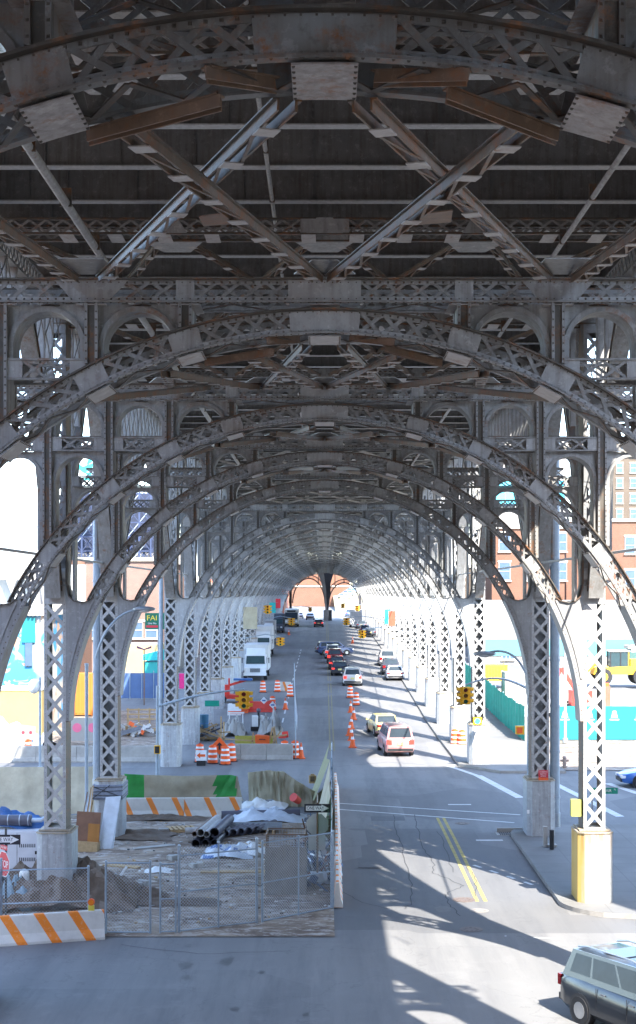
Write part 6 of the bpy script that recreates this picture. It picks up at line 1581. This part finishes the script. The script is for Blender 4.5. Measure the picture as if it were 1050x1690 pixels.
tag(g.obj('wall_buttress',None,(gx(-120,14.9),14.9*L,Zp(938,14.9))),'row of pointed ribs under the eave of the pale building at left','ribs')
d=13.2; building('white_rear_wall','pale wall behind the green shop sign at left',gx(236,d),gx(296,d),d*L,d*L+8,gz(d*L),Zp(1030,d),RENDW,None,cornice=None)
d=12; building('yellow_canopy_building','low yellow and orange building left of the teal kiosk',gx(196,d),gx(268,d),d*L,d*L+4,gz(d*L),Zp(1064,d),flat('yellow_wall',(.42,.32,.15),.7,.2,.4),None,cornice=None)
d=11.6; t=building('teal_kiosk','small teal kiosk with a slanted roof behind the third left column',gx(239,d),gx(266,d),d*L,d*L+2,gz(d*L),Zp(1092,d),flat('teal_wall',(.02,.30,.28),.6,.15,1),None,cornice=None)
g=G(); g.prism([(-.95,0),(.95,0),(.95,1.0),(-.95,.55)],-.2,2.2,TEAL); g.obj('slanted_roof',t,(0,0,Zp(1092,d)-gz(d*L)+.12)); g=G(); g.box((0,-.05,.9+1.9),(.9,.08,.8),WGL); g.obj('window',t)
# shop sign
d=9.4; X,Y,Z=at(262,1025,d); t=thing('shop_sign','green shop sign with yellow letters partly behind the third left column','sign',(X,Y,Z))
GS=flat('sign_board_green',(.0,.13,.07),.5,.15,3); LYEL=flat('letters_yellow',(.85,.62,.05),.5,.1,5)
g=G(); g.box((0,0,0),(2.1,.12,1.25),GS); g.obj('board',t); text('lettering','FAI',.55,LYEL,t,(-.52,-.07,.22),ext=.01,sx=1.1); text('lettering','Like No',.2,SIGNW,t,(-.5,-.07,-.18),ext=.01); g=G(); g.box((-.5,-.07,-.42),(.9,.02,.17),RED); g.obj('red_strip',t); g=G(); g.cyl((0,.1,-6),(0,.1,-.6),.10,GALV,n=8); g.obj('post',t)
# double lamp on a pole
d=10.2; X,Y,Z=at(238,1072,d); t=thing('twin_lamp','purple twin headed lamp on a thin pole left of the teal kiosk','street lamp',(X,Y,gz(Y))); h=Z-gz(Y); g=G(); g.cyl((0,0,0),(0,0,h),.05,RUSTY,n=8); g.obj('pole',t)
for s in (1,-1): g=G(); g.hexa([(0,-.15,h-.05),(s*.6,-.2,h+.1),(s*.6,.2,h+.1),(0,.15,h-.05),(0,-.15,h+.05),(s*.6,-.2,h+.3),(s*.6,.2,h+.3),(0,.15,h+.05)],flat('lamp_purple',(.16,.06,.14),.5,.2)); g.obj('lamp_head',t)
# blue steel tower and billboard
BLUE=flat('tower_blue',(.03,.045,.10),.6,.2,1); 
d=16; t=thing('steel_tower','dark blue lattice steel tower standing beyond the left buildings','tower',(gx(190,d),d*L,gz(d*L)))
X0,X1=gx(116,d)-gx(190,d),gx(268,d)-gx(190,d); zt=Zp(806,d)-gz(d*L)
g=G(); nx=8
for yy in (0,5):
    for i in range(nx+1):
        x=X0+(X1-X0)*i/nx; g.box((x,yy,zt/2),(.22,.22,zt),BLUE)
    z=0; k=0
    while z<zt:
        g.box(((X0+X1)/2,yy,z),(X1-X0,.14,.14),BLUE)
        for i in range(nx):
            xa=X0+(X1-X0)*i/nx; xb=X0+(X1-X0)*(i+1)/nx
            g.bar((xa,yy,z),(xb,yy,min(zt,z+1.9)),.09,.05,POLE if (i+k)%2 else BLUE); g.bar((xb,yy,z),(xa,yy,min(zt,z+1.9)),.09,.05,BLUE)
        z+=1.9; k+=1
g.obj('lattice_frame',t); g=G(); g.box(((X0+X1)/2,4.6,zt*.80),(X1-X0,.1,zt*.36),flat('blue_netting',(.022,.03,.06),.8,.4,.6)); g.obj('netting',t)
g=G(); g.cyl(((X0+X1)/2+2,1,zt),((X0+X1)/2+2,1,zt+3.5),.12,GALV,n=8); g.obj('mast',t)
d=15.6; X,Y,Z=at(134,771,d); t=thing('billboard','cyan and white billboard on a steel frame high above the left buildings','billboard',(X,Y,gz(Y)))
def bb():
    m,nt,b=_nt('billboard_print'); p=objc(nt); n=noise_n(nt,p,.45,2,.4,.6); c=mix(nt,ramp(nt,n,.50,.53),(.72,.78,.76),(.02,.58,.55)); setc(nt,b,c); b.inputs['Roughness'].default_value=.5; return m
zc=Z-gz(Y); g=G(); g.box((0,0,zc),(5.2,.25,3.4),bb()); g.obj('panel',t); g=G()
for x in (-2,2): g.box((x,.5,zc/2),(.3,.3,zc+1),BLUE)
g.box((0,-.4,zc-1.9),(5.6,.9,.12),RENDW); g.box((0,-.4,zc-2.3),(5.6,.9,.08),RENDW)
g.obj('support_frame',t)
# yellow trailer
d=8.0; t=thing('yellow_trailer','large yellow trailer with a white top rail at far left','trailer',(gx(75,d)-5.6,d*L,gz(d*L)))
g=G(); g.box((0,0,2.15),(11.2,2.5,3.1),flat('trailer_yellow',(.40,.29,.11),.6,.15,.5)); g.obj('body',t); g=G(); g.box((0,-1.28,3.75),(11.3,.1,.2),WHITE); g.box((0,0,3.72),(11.3,2.6,.1),WHITE); g.obj('top_rail',t)
for x in (-4,-2.6,4): g=G(); g.cyl((x,-1.25,.5),(x,-.9,.5),.5,TYRE,n=20); g.obj('wheel',t)
d=9.6; container('orange container between the first two left columns',(gx(118,d),d*L,gz(d*L)),0,3.6,3.2,flat('container_orange',(.55,.18,.03),.6,.15,1))
# hoarding with round marks, blue mesh fence, timber rail fence, rubble
d=7.9; t=thing('site_hoarding','pale hoarding with pink round marks behind the cross street','hoarding',(gx(135,d),d*L,gz(d*L))); g=G(); g.box((0,0,1.1),(2.6,.06,1.5),WCON); g.obj('panels',t); pk=flat('pink_mark',(.70,.15,.25),.6,.1)
for x in (-.3,.7): g=G(); g.cyl((x,-.045,1.2),(x,-.035,1.2),.30,pk,n=20); g.obj('round_mark',t)
d=7.6; t=thing('round_hole_board','white board with two round lamps behind the drum at far left','board',(gx(45,d),d*L,gz(d*L)+.5)); g=G(); g.box((0,0,.75),(1.0,.06,.85),RENDW,ry=.12); g.obj('board',t)
for x in (-.25,.22): g=G(); g.cyl((x,-.05,.75),(x,-.035,.75),.10,RED,n=14); g.obj('lamp',t)
BLN=flat('blue_screen',(.10,.18,.36),.8,.3,1.2)
d=10.6; t=thing('screened_fence','dark blue screened fence behind the debris at left','fence',(gx(244,d),d*L,gz(d*L))); g=G(); g.box((0,0,1.2),(5.4,.04,2.2),BLN); g.obj('screen',t); 
for i in range(6): g=G(); g.cyl((-2.6+i*1.04,-.05,0),(-2.6+i*1.04,-.05,2.5),.035,FPOST,n=8); g.obj('post',t)
d=9.0; t=thing('timber_rail_fence','raw timber guard rails beside the third left column','timber fence',(gx(238,d),d*L,gz(d*L)))
for i in range(4): g=G(); g.box((-1.2+i*.8,0,.65),(.1,.1,1.3),WOOD); g.obj('post',t)
for z in (.5,.85,1.2): g=G(); g.box((0,-.08,z),(2.6,.04,.11),WOOD); g.obj('rail',t)
x0,y0,_=gp(232,1215); g=G(); random.seed(14)
for i in range(50): g.bar((random.uniform(-1.6,1.4),random.uniform(-1,1),random.uniform(0,.3)),(random.uniform(-1.6,1.4),random.uniform(-1,1),random.uniform(.1,.9)),random.uniform(.04,.3),.05,random.choice((WOOD,WHITE,CONC,JUNK[1],RENDW,DP,ORANGE)))
tag(g.obj('debris_pile',None,(x0,y0,gz(y0))),'heap of boards and white debris behind the left barriers','debris',kind='stuff')
# beyond the portal: arcaded brick wall, hillside, road
d=44; t=thing('arcaded_wall','orange brick wall with a row of tall arches beyond the portal','wall',(gx(500,d),d*L,gz(d*L)))
g=G(); g.box((0,0,7),(34,1,14),BR_O); g.box((0,-.6,7.4),(34.4,.4,.5),STONE); g.box((0,-.6,12.2),(34.4,.4,.5),STONE); g.obj('wall',t)
m=flat('arch_recess',(.22,.09,.05),.9,.2,1)
for i in range(15):
    x=-15.5+i*2.2; g=G(); g.prism([(x-.55,8.0),(x+.55,8.0),(x+.55,10.8),(x+.35,11.4),(x,11.6),(x-.35,11.4),(x-.55,10.8)],-.56,-.50,m); g.obj('arch_panel',t)
g=G(); n=24
def hz_(x,y): 
    u=max(0,min(1,(x-4)/40)); v=max(0,min(1,(y-380)/260)); return gz(y)+ (u*10+ v*7)*min(1,max(0,(y-370)/60))*(1 if x>2 else 0)+.4*noise.noise(Vector((x*.2,y*.05,0)))
HILL=flat('hillside_earth',(.42,.36,.20),.95,.3,.08)
vs=[(3+i*4,372+j*16,hz_(3+i*4,372+j*16)-.2) for j in range(20) for i in range(24)]
g.add(vs,[(24*j+i,24*j+i+1,24*j+24+i+1,24*j+24+i) for j in range(19) for i in range(23)],HILL); g.obj('hillside',None,smooth=True)['kind']='structure'
# trees on the hillside and behind
LEAF=[flat('leaf_olive',(.10,.10,.04),.8,.4,2),flat('leaf_green',(.06,.09,.03),.8,.4,2),flat('leaf_pale',(.17,.16,.08),.8,.4,2)]; BARK=flat('bark',(.10,.08,.06),.9,.3,4)
def tree(lab,x,y,z,h,cr,leaf,seed,group='bare brownish trees on the far hillside'):
    rnd=random.Random(seed); t=thing('tree',lab,'tree',(x,y,z),group=group); g=G(); g.cyl((0,0,0),(0,0,h*.55),.22,BARK,r1=.12,n=8); tips=[]
    for i in range(9):
        a=rnd.uniform(0,6.28); r=rnd.uniform(.35,.95)*cr; p=(r*math.cos(a),r*math.sin(a),h*rnd.uniform(.6,.98)); g.cyl((0,0,h*rnd.uniform(.3,.55)),p,.08,BARK,r1=.02,n=5,cap=False); tips.append(p)
    g.obj('trunk',t); g=G()
    for i in range(900):
        c=rnd.choice(tips); q=[c[k]+rnd.gauss(0,cr*.24) for k in range(3)]; s=rnd.uniform(.10,.28); u=Vector((rnd.uniform(-1,1),rnd.uniform(-1,1),rnd.uniform(-1,1))).normalized(); v=u.orthogonal().normalized(); q=Vector(q)
        g.add([q-u*s,q+v*s*.6,q+u*s,q-v*s*.6],[(0,1,2,3)],leaf)
    g.obj('crown',t)
for i,(px,d,h) in enumerate(((552,47,8),(566,49,9),(580,50,10),(593,46,8),(605,45,9),(620,48,10),(636,44,9))):
    tree(['leftmost small tree on the far hillside','tree just right of the portal pier on the hillside','tree in the middle of the right portal arch','fourth tree from the left on the hillside','tree by the right portal column','tree seen through the far right columns','rightmost tree on the far hillside'][i],gx(px,d),d*L,hz_(gx(px,d),d*L)-.3,h,3.0,LEAF[i%3],i)
# buildings lining the street behind the columns, far left and far right
d=19; building('red_shop_building','red and orange building beside the far left columns',gx(452,22)-14,gx(462,22)-0,d*L+60,d*L+100,gz(22*L),Zp(930,24),flat('red_render',(.60,.16,.08),.7,.2,.3),None)
building('far_left_block','long brick block behind the far left columns',-42,-15.5,15.5*L,22*L,gz(16*L),CZ+1.5,BR_B,grid('r',16*L,21.5*L,12,CZ-4,CZ+0,2),win=(1.4,2))
building('far_right_block','long pale brick block behind the far right columns',19,42,17*L,26*L,gz(18*L),CZ+4,BR_T,grid('l',17.5*L,25.5*L,14,CZ-4,CZ+2,3),win=(1.4,2))

# unseen blocks added to cut the light around the near bays
building('shading_block','unseen brick block added left of the street to dim the near bays',-75,-27,-45,36,0,27,BR_B,grid('r',-40,32,10,4,23,5),win=(1.3,1.9))
building('shading_block','unseen pale brick block added at right behind the camera to dim the near bays',25,60,-55,18,0,25,BR_T,grid('l',-50,14,9,4,21,5),win=(1.3,1.9))
building('shading_block','unseen brick block added far behind the camera to dim the near bays',-45,24,-85,-68,0,24,BR_O,None)
